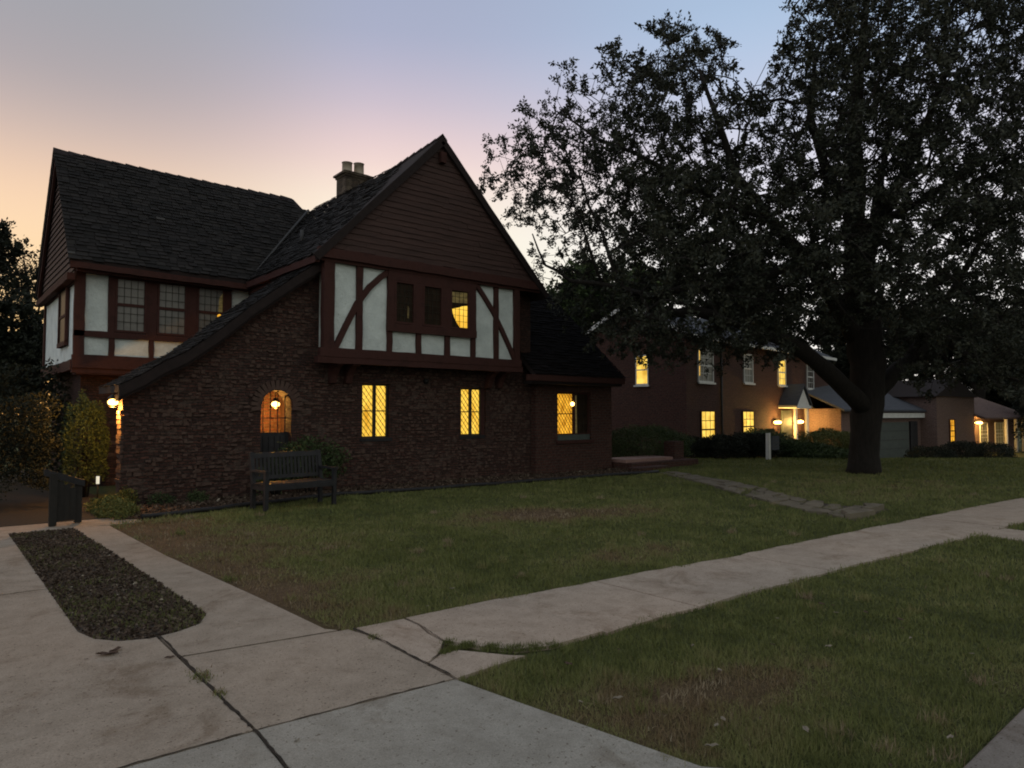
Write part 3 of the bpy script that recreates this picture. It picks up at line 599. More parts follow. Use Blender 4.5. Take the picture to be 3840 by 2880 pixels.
bgtree('tree', 'green tree rising between the timbered house and the brick house', 1400, 900, 42, 640, 110, 95, 260, 16000, M['leafb'], GB, .22)
bgtree('tree', 'dark tree behind the roof of the brick house', 1600, 900, 46, 640, 135, 130, 300, 24000, M['leafd'], GB, .26)
bgtree('tree', 'dark tree behind the trunk of the big oak', 1830, 900, 50, 700, 150, 150, 300, 26000, M['leafd'], GB, .28)
bgtree('tree', 'low dark tree behind the porch roof of the tan house', 2160, 900, 62, 830, 95, 75, 220, 20000, M['leafd'], GB, .3)
bgtree('tree', 'low dark tree between the brick house and the tan one', 1840, 900, 47, 800, 70, 70, 200, 20000, M['leafd'], GB, .2)
bgtree('tree', 'dark tree behind the tan brick house with garage', 1990, 900, 60, 740, 120, 120, 300, 24000, M['leafd'], GB, .32)
bgtree('tree', 'dark tree behind the lit porch at the far right', 2120, 900, 58, 740, 120, 125, 300, 24000, M['leafd'], GB, .32)
bgtree('tree', 'dark tree closing the view at the right edge', 2260, 900, 40, 730, 130, 170, 320, 26000, M['leafd'], GB, .24)
bgtree('tree', 'sparse open tree against the orange sky left of the timbered house', 50, 900, 34, 610, 85, 85, 200, 3800, M['leafd'], GB, .15)
bgtree('tree', 'dense dark tree cut by the left edge above the hedge', -30, 900, 22, 540, 62, 75, 200, 12000, M['leafd'], GB, .13)
bgtree('tree', 'dark spreading tree behind the hedge beside the timbered house', 20, 900, 27, 775, 130, 135, 420, 44000, M['leafd'], GB, .17)
# ---- bushes
def bush(name, label, cat, c_, rad, n, L, mat, group=None, sq=2.4, zb=0, stems=7, hollow=.55, tintlo=0):
    root = empty(name, (c_[0], c_[1], zb), label, cat, group)
    q = RNG.normal(size=(n*2, 3)); q /= (np.abs(q)**sq).sum(1)[:, None]**(1/sq); q = q[q[:, 2] > -.75][:n]; n = len(q)
    r_ = hollow+(1-hollow)*RNG.random((n, 1))**.5
    lump = 1+.13*np.sin(q[:, :1]*5+c_[0])*np.cos(q[:, 1:2]*6)+.08*np.sin(q[:, 2:]*9+q[:, :1]*7)
    C_ = np.array(c_)+q*r_*lump*np.array(rad); C_[:, 2] = np.maximum(C_[:, 2], zb+.02)
    leafmesh('foliage', C_, q*.8, L, L*.55, mat, root, tint=np.clip(tintlo+RNG.random(n)*.65+.35*vnoise(C_[:, 0]*3+C_[:, 1]*3, C_[:, 2]*3, 1.0, 4), 0, 1))
    mb = MB()
    for i in range(stems):
        a = random.uniform(0, 6.28); x_, y_ = math.cos(a)*rad[0]*.15, math.sin(a)*rad[1]*.15
        k = random.uniform(.4, .75)
        mb.tube([(c_[0]+x_, c_[1]+y_, zb-.03), (c_[0]+x_*2.5, c_[1]+y_*2.5, zb+(c_[2]-zb)*.8), (c_[0]+math.cos(a)*rad[0]*k, c_[1]+math.sin(a)*rad[1]*k, c_[2]+rad[2]*.4)], [.02, .014, .006], 5)
    mb.build('stem', M['bark'], root)
    return root
bush('hedge', 'tall dim green hedge closing the left end behind the driveway', 'hedge', (.6, 14.6, .95), (1.2, .75, .92), 30000, .05, M['leafd'], sq=5)
bush('shrub', 'black mass of tall shrubs filling the gap between hedge and timbered house', 'shrub', (.4, 19.5, 1.2), (2.6, 1.0, 1.5), 16000, .10, M['leafd'], sq=5)
bush('shrub', 'tall shrub lit orange by the lantern at the left end of the stone wall', 'shrub', (2.50, 15.6, .95), (.36, .45, .92), 9000, .045, M['leafb'], sq=3)
bush('hedge', 'rounded clipped hedge beside the brick terrace right of the timbered house', 'hedge', (18.3, 14.5, .55), (1.75, .9, .62), 22000, .05, M['leafb'], sq=2.6)
bush('creeper', 'straggly dark plant on the stone wall behind the bench', 'plant', (6.1, 13.35, .62), (.75, .28, .5), 2600, .06, M['leafb'], hollow=.2)
bush('creeper', 'low dark foliage at the foot of the arch beside the bench', 'plant', (5.35, 13.3, .35), (.4, .2, .35), 900, .06, M['leafb'], hollow=.2)
bush('ground_cover', 'yellow green spreading plant at the foot of the lit wall end', 'plant', (2.45, 12.75, .06), (.30, .9, .17), 5200, .04, M['leafy'], hollow=.2, stems=3)
bush('small_plant', 'small leafy plant at the bottom of the wall corner', 'plant', (2.78, 13.4, .12), (.16, .14, .2), 700, .045, M['leafy'], hollow=.2, stems=3)
for i, (x_, r_, lb) in enumerate(((3.3, .22, 'first low plant by the wall right of the lit corner'), (3.9, .18, 'second low plant by the wall right of the lit corner'))):
    bush('small_plant', lb, 'plant', (x_, 13.3, .08), (r_, .16, .12), 500, .04, M['leafb'], 'low plants in the wall bed', hollow=.2, stems=3)
# neighbour's planting (base heights follow the falling ground)
GN = 'bushes in front of the brick house'
def nb(px, top, fwd, hw, lb, mat='leafb', n=9000, L=.07, dep=.9, bot=None):
    t = at(px, top, fwd); z0 = float(gz(t[0], t[1])); h = (t[2]-z0)/2
    bush('bush', lb, 'bush', (t[0], t[1], z0+h*.95), (hw, dep, h*1.05), n, L, M[mat], GN, zb=z0, sq=3)
bush('shrub', 'dark mass of shrubs beyond the lit porch at the right edge', 'shrub', tuple(at(2300, 870, 46)), (3.4, 2.5, 3.2), 14000, .2, M['leafd'], zb=-.95, sq=4)
nb(1500, 945, 26.0, .75, 'low dark bush left of the brick house front, next to the clipped hedge', 'leafd')
nb(1570, 942, 25.5, 1.2, 'big dark bush under the left lower window of the brick house', 'leafd', 14000)
nb(1622, 938, 25.8, .7, 'dark bush just left of the white yard sign', 'leafd')
nb(1650, 928, 27.0, .8, 'bush below the second lower window of the brick house')
nb(1745, 958, 26.0, .6, 'small round bush right of the portico column', 'leafb')
nb(1700, 948, 27.6, .45, 'small bush between the sign and the portico column', 'leafb', 5000)
nb(1790, 930, 27.5, 1.35, 'wide yellow lit bush under the right window of the brick house', 'leafy', 14000)  # lamp glow is put into the paler yellow leaf colour
nb(1795, 970, 25.5, 1.2, 'low spreading bush left of the oak trunk', 'leafb', 9000)
nb(2010, 966, 33, 1.3, 'low dark bush before the tan brick wall', 'leafd')
nb(2080, 955, 36, .9, 'rounded dark bush left of the far lit porch', 'leafd')
nb(2140, 958, 35, 1.6, 'wide dark bush in front of the far lit porch', 'leafd')
# ------------------------------------------------------------------ the timbered house
H = empty('timbered_house', (9, 16, 0), 'large half timbered house with steep gable and dark stone brick walls', 'house')
def XZ(x0, x1, z0, z1): return [(x0, z0), (x1, z0), (x1, z1), (x0, z1)]
# stone front wall with catslide edge, arch and windows
rake = [(2.70, 2.10), (2.94, 2.27), (3.33, 2.53), (3.69, 2.72), (4.24, 3.15), (4.86, 3.70), (5.58, 4.26), (6.30, 4.80)]
arch = [(5.15, .2), (5.77, .2), (5.77, 1.74)]+[(5.46+.31*math.cos(a), 1.74+.33*math.sin(a)) for a in np.linspace(.3, math.pi-.3, 7)]+[(5.15, 1.74)]
w1 = (7.36, 8.05, 1.05, 2.26); w2 = (10.03, 10.80, 1.05, 2.23)
outer = [(2.74, -.1)]+[(2.74+random.uniform(-.025, .02), z) for z in np.arange(.1, 2.0, .09)]+[(x-.0, z-.14) for x, z in rake]+[(6.32, 4.9), (12.3, 4.9), (12.3, -.1)]
pb = MB().prism(outer, 13.6, 13.95, 'y', [arch, XZ(*w1), XZ(*w2)]); NF = len(pb.f)       # proud clinker bricks, part of the same wall
for i in range(3600):
    x_ = random.uniform(2.8, 12.2); zr = int(random.uniform(0, 58))*.08+.02; l = random.uniform(.04, .11); h = random.choice([.03, .035, .04, .05, .065])
    lim = np.interp(x_, [p_[0] for p_ in rake], [p_[1]-.35 for p_ in rake]) if x_ < 6.3 else 4.6
    if zr+h > lim or (5.0 < x_+l and x_ < 5.95 and zr < 2.25) or (w1[0]-.12 < x_+l and x_ < w1[1]+.12 and w1[2]-.2 < zr+h and zr < w1[3]+.15) or (w2[0]-.12 < x_+l and x_ < w2[1]+.12 and w2[2]-.2 < zr+h and zr < w2[3]+.15): continue
    if zr > 2.65 and x_ > 6.1: continue
    pb.box(x_, x_+l, 13.6-random.uniform(.006, .032), 13.62, zr, zr+h, .012)

# lit jamb bricks on the wall end
jb = pb
for i, z in enumerate(np.arange(.05, 1.95, .085)):
    jb.box(2.74-random.uniform(.015, .05), 2.77, 13.61+random.uniform(0, .03), 13.93, z, z+.07, .006)

# arch ring of soldier bricks
ar = pb
for a in np.linspace(-.1, math.pi+.1, 17):
    c_ = Vector((5.46+.42*math.cos(a), 13.575, 1.74+.42*math.sin(a))); d = Vector((math.cos(a), 0, math.sin(a))); t = Vector((-math.sin(a), 0, math.cos(a)))
    ar.beam(c_-d*.1, c_+d*.1, .075, .06, t, (0, 1, 0), 1, .004)
wall = pb.build('stone_wall', M['stone'], H); wall.data.materials.append(M['proud'])
wall.data.polygons.foreach_set('material_index', [0]*NF+[1]*(len(wall.data.polygons)-NF))
# passage behind
MB().box(4.3, 6.45, 15.2, 15.35, -.1, 2.9).build('passage_wall', M['brick'], H)
MB().box(6.2, 6.45, 13.96, 17.3, -.1, 4.72).build('side_wall', M['siding'], H)
gt = MB(); gt.box(5.12, 5.84, 13.75, 13.79, .05, 1.22)
for i in range(6): gt.box(5.13+i*.118, 5.13+i*.118+.1, 13.735, 13.75, .06, 1.14)
for i in range(4): gt.box(5.245+i*.15, 5.26+i*.15, 13.76, 13.775, 1.16, 2.06)
gt.box(5.13, 5.83, 13.755, 13.78, 1.5, 1.515)
gt.build('gate', M['dark'], H)
# vertical lead bars / grille hook
def lantern(x_, y_, z, top, parent, power, r=.085):
    m_ = MB(); m_.tube([(x_, y_, top), (x_, y_, z+.12)], [.008, .008], 6)
    m_.lathe((x_, y_, z), [(.02, .13), (.03, .12), (.085, .07), (.09, .06), (.07, .06)], 10); m_.lathe((x_, y_, z), [(.0, -.1), (.055, -.085), (.06, -.075), (.0, -.07)], 10)
    for a in range(4): m_.tube([(x_+.07*math.cos(a*1.57), y_+.07*math.sin(a*1.57), z+.065), (x_+.055*math.cos(a*1.57), y_+.055*math.sin(a*1.57), z-.08)], [.005, .005], 4)
    l = m_.build('lantern', M['metal'], parent)
    MB().lathe((x_, y_, z), [(.001, .055), (r*.6, .045), (r*.95, .015), (r, -.01), (r*.8, -.045), (.001, -.065)], 14).build('lamp_glass', M['bulb'], l)
    plight('lantern_light', (x_-.02, y_-.02, z-.17), power, (1, .44, .08), r=.05)
lantern(2.61, 13.78, 1.80, 2.0, H, 105)
lantern(5.78, 14.45, 1.80, 2.6, H, 120)
# bay: plaster box, timbers, windows
MB().box(6.34, 11.40, 13.2, 13.62, 2.80, 4.95).build('bay_wall', M['plaster'], H)
tm = MB(); S = (1, 0, 0); U = (0, 0, 1); D = (0, 1, 0); yb = 13.18
def vb(x0, x1, z0, z1, y_=None, d=.09):
    y_ = yb if y_ is None else y_; tm.beam(((x0+x1)/2, y_, z0), ((x0+x1)/2, y_, z1), x1-x0, d, S, D)
def hb(x0, x1, z0, z1, y_=None, d=.10):
    y_ = yb if y_ is None else y_; tm.beam((x0, y_, (z0+z1)/2), (x1, y_, (z0+z1)/2), z1-z0, d, U, D)
vb(6.22, 6.45, 2.75, 4.95, 13.19, .16); vb(11.34, 11.50, 2.75, 4.95, 13.19, .16)
hb(6.15, 11.55, 2.76, 2.94, 13.17, .14); hb(6.1, 11.6, 2.63, 2.77, 13.2, .18); hb(6.3, 11.4, 4.71, 4.82, 13.19, .1)
vb(6.97, 7.11, 2.94, 4.72); vb(10.70, 10.83, 2.94, 4.72)
hb(7.70, 10.12, 3.39, 3.56, 13.165, .14)
for a, b in ((7.71, 7.83), (8.46, 8.58), (9.24, 9.37), (9.99, 10.12)): vb(a, b, 2.94, 3.40)
for a, b in ((7.71, 7.87), (8.40, 8.60), (9.15, 9.36), (9.92, 10.12)): vb(a, b, 3.55, 4.72, 13.165, .10)
hb(7.72, 10.10, 4.52, 4.72, 13.16, .10)
def brace(pts, w):
    for p0, p1 in zip(pts, pts[1:]):
        d = (Vector((p1[0]-p0[0], 0, p1[1]-p0[1]))).normalized(); tm.beam((p0[0]-d.x*.035, 13.17+.001*(p0[0]*97 % 3), p0[1]-d.z*.035), (p1[0]+d.x*.035, 13.17+.001*(p0[0]*97 % 3), p1[1]+d.z*.035), w, .075, (-d.z, 0, d.x), D, 2, .001)
brace([(6.50, 2.95), (6.72, 3.40), (6.98, 3.90), (7.28, 4.30), (7.55, 4.55), (7.76, 4.70)], .12)
brace([(10.13, 4.72), (10.40, 4.42), (10.68, 4.08), (10.95, 3.66), (11.18, 3.28), (11.36, 2.96)], .11)
tm.build('bay_timber_frame', M['timber'], H)
MB().box(6.3, 11.45, 13.16, 13.62, 2.68, 2.80).build('bay_soffit', M['timber'], H)
for xx in (6.62, 6.98, 10.82, 11.16):
    b_ = MB(); b_.prism([(13.62, 2.22), (13.62, 2.72), (13.14, 2.72), (13.16, 2.60), (13.3, 2.54), (13.42, 2.40), (13.48, 2.24)], xx-.07, xx+.07, 'x')
    b_.build('corbel', M['timber'], H)
def window(parent, x0, x1, z0, z1, y_, pane='glass', grid=(4, 4), dia=None, mull=1, fr=.045, frame='timber', sill=None, rail=True, lit=None, bar=.010, leadm='lead', light_rail=False):
    f = MB(); d = .05
    f.box(x0, x0+fr, y_-d, y_+.02, z0, z1); f.box(x1-fr, x1, y_-d, y_+.02, z0, z1); f.box(x0+fr, x1-fr, y_-d, y_+.02, z0, z0+fr); f.box(x0+fr, x1-fr, y_-d, y_+.02, z1-fr, z1)
    for i in range(1, mull): xm = x0+(x1-x0)*i/mull; f.box(xm-.032, xm+.032, y_-d-.004, y_+.02, z0+fr, z1-fr)
    zm = (z0+z1)/2
    if rail: f.box(x0+fr, x1-fr, y_-.028, y_+.015, zm-(.032 if not light_rail else .012), zm+(.032 if not light_rail else .012))
    w_ = f.build('window', M[frame], parent)
    MB().box(x0+fr, x1-fr, y_+.001, y_+.012, z0+fr, z1-fr).build('pane', M[pane], w_)
    if lit:
        for q in lit: MB().prism(q[0], y_-.004, y_-.001, 'y').build('pane', M[q[1]], w_)
    l = MB(); yl = y_-.012
    if dia:
        px, pz = dia
        for (a0, a1) in [(x0+fr+(x1-x0-2*fr)*i/mull, x0+fr+(x1-x0-2*fr)*(i+1)/mull) for i in range(mull)]:
            for sgn in (1, -1):
                k = -12
                while k < 40:
                    # line z = zs + sgn*(x-a0)*pz/px
                    zs = z0+k*pz; pts = []
                    xa, xb = a0, a1; za, zb_ = zs+sgn*(xa-a0)*pz/px, zs+sgn*(xb-a0)*pz/px
                    lo_, hi_ = z0+fr, z1-fr
                    def cl(xa, za, xb, zb_, lim, up_):
                        if (za > lim) == up_ and (zb_ > lim) == up_: return None
                        if (za > lim) == up_: t = (lim-za)/(zb_-za); return (xa+(xb-xa)*t, lim, xb, zb_)
                        if (zb_ > lim) == up_: t = (lim-za)/(zb_-za); return (xa, za, xa+(xb-xa)*t, lim)
                        return (xa, za, xb, zb_)
                    r_ = cl(xa, za, xb, zb_, hi_, True)
                    if r_: r_ = cl(*r_, lo_, False)
                    if r_ and math.hypot(r_[2]-r_[0], r_[3]-r_[1]) > .02:
                        dd = Vector((r_[2]-r_[0], 0, r_[3]-r_[1])).normalized(); l.beam((r_[0], yl-.002*sgn, r_[1]), (r_[2], yl-.002*sgn, r_[3]), bar*1.15 if sgn < 0 else bar*.32, .006, (-dd.z, 0, dd.x), D, 2, 0.0008)
                    k += 1
    elif grid:
        nx_, nz_ = grid
        for i in range(1, nx_): xm = x0+fr+(x1-x0-2*fr)*i/nx_; l.beam((xm, yl, z0+fr), (xm, yl, z1-fr), bar, .008, S, D, 4, .001)
        for i in range(1, nz_): z_ = z0+fr+(z1-z0-2*fr)*i/nz_; l.beam((x0+fr, yl-.001, z_), (x1-fr, yl-.001, z_), bar, .008, U, D, 4, .001)
    if l.v: l.build('leading', M[leadm], w_)
    if sill: MB().box(x0-.06, x1+.06, y_-sill, y_-d+.01, z0-.07, z0+.004, .004).build('sill', M['timber' if frame == 'timber' else frame], w_)
    return w_
# bay windows: three dark sashes, the right one lit below
window(H, 7.87, 8.40, 3.57, 4.52, 13.16, 'glass', (4, 6), rail=False, bar=.007, lit=[([(8.22, 3.72), (8.26, 3.70), (8.265, 3.95), (8.23, 3.98)], 'litdim')])
window(H, 8.60, 9.15, 3.57, 4.52, 13.16, 'glass', (4, 6), rail=False, bar=.007)
window(H, 9.36, 9.92, 3.57, 4.52, 13.16, 'glass', (4, 6), rail=False, bar=.008,
       lit=[([(9.44, 4.04)]+[(9.44+.22*(t/8)**1.7, 4.04-.42*(t/8)) for t in range(1, 9)]+[(9.875, 3.62), (9.875, 4.15), (9.74, 4.13), (9.60, 4.08), (9.50, 4.06)], 'lit'), ([(9.42, 4.19), (9.875, 4.21), (9.875, 4.46), (9.42, 4.44)], 'litdim')])
# ground-floor leaded windows
for (a, b, c_, d) in (w1, w2):
    window(H, a+.01, b-.01 if a < 9 else b-.10, c_+.01, d-.01, 13.72, 'lit', None, dia=(.115, .15), mull=2, fr=.035, frame='dark', sill=.14, light_rail=True, bar=.011)
MB().box(10.69, 10.80, 13.66, 13.75, 1.05, 2.23).build('window_jamb', M['timber'], H)
MB().box(6.1, 6.2, 13.1, 13.2, 5, 5.1)
# gable siding: lapped courses
zap = 7.93; xap = 9.07
def rl(z): return xap-(zap-z)/1.055, xap+(zap-z)/1.012
sd = MB(); z = 5.0
while z < 7.8:
    z2 = z+.125; a0, b0 = rl(z); a1, b1 = rl(min(z2, zap-.02)); n = max(2, int((b0-a0)/.35)); prev = None
    for i in range(n):
        t0, t1 = i/n, (i+1)/n; yo = random.uniform(-.006, .004); zo = random.uniform(-.012, .012)
        q = [(a0+(b0-a0)*t0, 13.095+yo, z-.012+zo), (a0+(b0-a0)*t1, 13.095+yo, z-.012+zo), (a1+(b1-a1)*t1, 13.112, z2), (a1+(b1-a1)*t0, 13.112, z2)]
        sd.hexa(q, (0, .04, 0))
    z = z2
sd.prism([(rl(4.95)[0], 4.95), (rl(4.95)[1], 4.95), (xap, zap)], 13.15, 13.30, 'y')
sd.build('gable_siding', M['siding'], H)
fb = MB(); fb.beam((6.08, 13.10, 4.87), (12.25, 13.10, 4.87), .20, .14, U, D); fb.beam((6.12, 13.14, 4.74), (12.2, 13.14, 4.74), .07, .08, U, D)
fb.build('gable_beam', M['timber'], H)
# main roof
def zr(y_): return 8.02-.078*(y_-13.05)
def shingles(mb, T, O, Uv_, Vv, Nv, vlen, rng_fn, c=.125, w=.21, jit=.022):
    O, Uv_, Vv, Nv = map(Vector, (O, Uv_, Vv, Nv)); v = 0; row = 0
    while v < vlen:
        v2 = min(v+c*1.25, vlen); u0, u1 = rng_fn(v+c*.5); u = u0-(row % 2)*w*.5-.0
        while u < u1:
            ww = w*random.uniform(.75, 1.25); a, b = max(u, u0), min(u+ww-.012, u1)
            if b-a > .03:
                lift = .022+random.uniform(-.010, .016); dv = random.uniform(-jit, jit)
                p = [O+Uv_*a+Vv*(v+dv)+Nv*lift, O+Uv_*b+Vv*(v+dv)+Nv*lift, O+Uv_*b+Vv*v2+Nv*.006, O+Uv_*a+Vv*v2+Nv*.006]
                q = [O+Uv_*a+Vv*(v+dv)+Nv*(lift-.02), O+Uv_*b+Vv*(v+dv)+Nv*(lift-.02)]
                n = len(mb.v); mb.v += [tuple(x_) for x_ in p+q]; mb.f += [(n, n+1, n+2, n+3), (n+4, n+5, n+1, n)]; mb.s += [False]*2
                t = random.random()*.9; t = 1.0 if random.random() < .006 else t
                T += [t]*6
            u += ww
        v += c; row += 1
def buildtint(mb, T, name, mat, parent):
    o_ = mb.build(name, mat, parent, recalc=False); a = o_.data.attributes.new('tint', 'FLOAT', 'POINT'); a.data.foreach_set('value', np.array(T, np.float32)); return o_
YB = 23.5
rs_ = MB()
eL = (6.02, 4.82); eR = (12.36, 4.70)
for (ex, ez) in (eL, eR):
    s_ = 1 if ex < 9 else -1
    q = [(ex, 13.05, ez), (ex, YB, ez), (xap, YB, zr(YB)), (xap, 13.05, zr(13.05))]
    rs_.hexa(q, (0, 0, -.13))
roof = rs_.build('main_roof', M['roofslab'], H)
T = []; sh = MB()
dv = Vector((xap-eL[0], 0, zr(15)-eL[1])); L1 = dv.length; Vn = dv.normalized(); Nn = Vector((-Vn.z, 0, Vn.x))
valley = lambda v: 17.0+(v*Vn.x)/1.09
shingles(sh, T, (eL[0]-.02, 13.03, eL[1]-.01), (0, 1, 0), Vn, Nn, L1, lambda v: (0, valley(v)-13.03))
dv = Vector((xap-eR[0], 0, zr(15)-eR[1])); L2 = dv.length; V2_ = dv.normalized(); N2 = Vector((-V2_.z, 0, V2_.x))*-1
shingles(sh, T, (eR[0]+.02, 13.03, eR[1]-.01), (0, 1, 0), V2_, N2, L2, lambda v: (0, 10.2), c=.22, w=.4)
buildtint(sh, T, 'shingles', M['roof'], roof)
# ridge caps: crooked edge against the sky
rc = MB(); y_ = 13.04
while y_ < YB-.3:
    rc.hexa([(xap-.13, y_, zr(y_)-.08), (xap, y_, zr(y_)+.055+random.uniform(-.01, .012)), (xap, y_+.34, zr(y_+.34)+.025), (xap-.13, y_+.34, zr(y_+.34)-.11)], (0, 0, -.03))
    rc.hexa([(xap+.13, y_, zr(y_)-.08), (xap, y_, zr(y_)+.05), (xap, y_+.34, zr(y_+.34)+.025), (xap+.13, y_+.34, zr(y_+.34)-.11)], (0, 0, -.03)); y_ += .3
rc.build('ridge_caps', M['roofslab'], roof)
# bargeboards
bb = MB(); bb.beam((6.0, 13.04, 4.74), (xap, 13.04, 7.89), .16, .05, (-.73, 0, .69), D, 12, .006); bb.beam((12.38, 13.04, 4.63), (xap, 13.04, 7.89), .16, .05, (.7, 0, .7), D, 12, .006)
bb.build('bargeboard', M['roofslab'], H)
MB().box(9.0, 9.14, 12.98, 13.15, 7.38, 7.62, .01).build('ridge_bracket', M['timber'], H)
# eaves gutters: main left side, left wing
gu = MB(); gu.beam((6.06, 13.1, 4.72), (6.06, 17.0, 4.72), .14, .1, U, S); gu.beam((6.2, 13.6, 4.60), (6.2, 17.2, 4.60), .12, .1, U, S)
gu.build('eaves_board', M['timber'], H)
MB().box(6.17, 6.19, 14.6, 15.2, 4.42, 4.56)
MB().box(6.19, 6.2, 15.4, 16.4, 4.36, 4.54).build('wall_panel', M['plaster'], H)
# catslide roof over the entry
cs = MB(); top = [(2.60, 2.08)]+rake[1:]+[(6.36, 4.84)]; low = [(x, z-.17) for x, z in reversed(top)]
for (a, b), (c_, d) in zip(top, top[1:]): cs.hexa([(a, 13.32, b), (c_, 13.32, d), (c_, 15.0, d), (a, 15.0, b)], (0, 0, -.12))
cat = cs.build('catslide_roof', M['roofslab'], H)
cb_ = MB()
def ribbon(mb, pts, dz0, dz1, y0, y1):
    q = []
    for (x_, z_) in pts: q += [(x_, y0, z_+dz0), (x_, y0, z_+dz1), (x_, y1, z_+dz1), (x_, y1, z_+dz0)]
    fs = []
    for i in range(len(pts)-1): fs += [(4*i+k, 4*i+(k+1) % 4, 4*i+4+(k+1) % 4, 4*i+4+k) for k in range(4)]
    fs += [(3, 2, 1, 0), tuple(4*(len(pts)-1)+k for k in range(4))]; mb.add(q, fs)
fine = []
for (a, b), (c_, d) in zip(top, top[1:]):
    for k in range(4): fine.append((a+(c_-a)*k/4, b+(d-b)*k/4+random.uniform(-.008, .008)))
fine.append(top[-1])
ribbon(cb_, fine, -.02, -.21, 13.285, 13.33); ribbon(cb_, fine, -.16, -.27, 13.335, 13.58)
cb_.build('bargeboard', M['roofslab'], H)
T = []; sh = MB()
for (a, b), (c_, d) in zip(top, top[1:]):
    vv = Vector((c_-a, 0, d-b)); L_ = vv.length; vv.normalize(); shingles(sh, T, (a, 13.30, b), (0, 1, 0), vv, Vector((-vv.z, 0, vv.x)), L_, lambda v: (0, 1.7))
buildtint(sh, T, 'shingles', M['roof'], cat)
# ---- left wing
MB().box(2.54, 6.45, 17.34, 21.9, 2.62, 4.86).build('wing_wall', M['plaster'], H)
MB().box(2.72, 6.45, 17.75, 21.8, -.2, 2.6).build('wing_base_wall', M['stone'], H)
tm = MB(); yb = 17.33
vb(2.50, 2.70, 2.58, 4.86, 17.33, .12)
hb(2.5, 6.4, 4.63, 4.86, 17.31, .1); hb(2.5, 6.4, 3.26, 3.39, 17.32, .1); hb(2.48, 6.4, 2.58, 2.86, 17.31, .14); hb(2.48, 6.4, 2.47, 2.60, 17.36, .16)
for a, b in ((3.16, 3.28), (3.97, 4.07), (4.82, 4.92), (5.6, 5.72)): vb(a, b, 2.86, 3.27)
for a, b in ((3.14, 3.27), (3.90, 4.12), (4.76, 4.98), (5.62, 5.78), (6.27, 6.42)): vb(a, b, 3.38, 4.64, 17.32, .09)
tm.beam((2.50, 17.35, 2.64), (2.50, 21.95, 2.64), .22, .08, U, S); tm.beam((2.52, 17.4, 4.46), (2.52, 21.95, 4.46), .10, .06, U, S); tm.beam((2.52, 21.9, 2.7), (2.52, 21.9, 4.6), .12, .06, D, S)
tm.build('wing_timber_frame', M['timber'], H)
MB().box(2.56, 6.4, 17.30, 17.75, 2.44, 2.52).build('wing_soffit', M['timber'], H)
for i, (a, b) in enumerate(((3.27, 3.90), (4.12, 4.76), (4.98, 5.62))):
    window(H, a, b, 3.40, 4.63, 17.31, 'skypane', (4, 6), rail=True, bar=.009, lit=[([(5.44, 3.47), (5.575, 3.47), (5.575, 4.5), (5.50, 4.4)], 'litdim')] if i == 2 else None)
MB().lathe((5.50, 17.295, 3.95), [(.001, .05), (.035, .035), (.05, 0), (.035, -.035), (.001, -.05)], 10).build('room_lamp', M['litcurt'], H)
# side window on the wing's end (x = 2.5 plane)
sw_ = MB(); sw_.box(2.46, 2.53, 18.15, 18.24, 3.2, 4.42); sw_.box(2.46, 2.53, 19.16, 19.25, 3.2, 4.42); sw_.box(2.45, 2.53, 18.15, 19.25, 3.12, 3.22); sw_.box(2.47, 2.53, 18.24, 19.16, 3.78, 3.84)
sw_ = sw_.build('window', M['timber'], H); MB().box(2.49, 2.53, 18.24, 19.16, 3.2, 4.42).build('pane', M['glass'], sw_)
sg = MB(); z = 4.52
while z < 7.6:     # lapped siding on the wing gable
    z2 = z+.14; f0 = 17.05+(z-4.86)/1.16; f1 = 17.05+(z2-4.86)/1.16; b0 = 22.2-(z-4.86)/1.16; b1 = 22.2-(z2-4.86)/1.16
    f0, f1 = max(17.2, f0), max(17.2, f1); b0, b1 = min(21.95, b0), min(21.95, b1)
    if b1 > f1+.05: sg.hexa([(2.45, f0, z-.01), (2.48, f1, z2), (2.48, b1, z2), (2.45, b0, z-.01)], (.05, 0, 0))
    z = z2
sg.build('wing_gable_siding', M['siding'], H)
wg = MB(); wg.beam((2.40, 17.1, 4.50), (2.40, 22.1, 4.50), .14, .14, U, S); wg.beam((2.40, 17.0, 4.72), (2.40, 19.63, 7.78), .18, .06, (0, -.75, .66), S, 10); wg.beam((2.40, 22.25, 4.72), (2.40, 19.63, 7.78), .18, .06, (0, .75, .66), S, 10)
wg.build('wing_bargeboard', M['timber'], H)
we = (16.95, 4.85); zrw = 7.93
ws = MB(); xr = 9.0
ws.hexa([(2.34, we[0], we[1]), (6.2, we[0], we[1]), (8.3, 19.63, zrw), (2.34, 19.63, zrw)], (0, 0, -.13)); ws.hexa([(6.2, we[0], we[1]), (6.3, we[0], we[1]), (8.95, 19.63, 7.40), (8.3, 19.63, zrw)], (0, 0, -.13))
ws.hexa([(2.34, 22.3, we[1]), (8.3, 22.3, we[1]), (8.3, 19.63, zrw), (2.34, 19.63, zrw)], (0, 0, -.13)); ws.hexa([(8.3, 22.3, we[1]), (8.95, 22.3, we[1]), (8.95, 19.63, 7.40), (8.3, 19.63, zrw)], (0, 0, -.13))
wr = ws.build('wing_roof', M['roofslab'], H)
T = []; sh = MB(); dv = Vector((0, 19.63-we[0], zrw-we[1])); L3 = dv.length; V3_ = dv.normalized(); N3 = Vector((0, -V3_.z, V3_.y))
shingles(sh, T, (2.32, we[0]-.02, we[1]-.01), (1, 0, 0), V3_, N3, L3, lambda v: (0, min(3.80+(v*V3_.y)*1.09, 5.95 if v > L3*.9 else 9)))
dv2 = Vector((0, 19.63-22.3, zrw-we[1])).normalized()
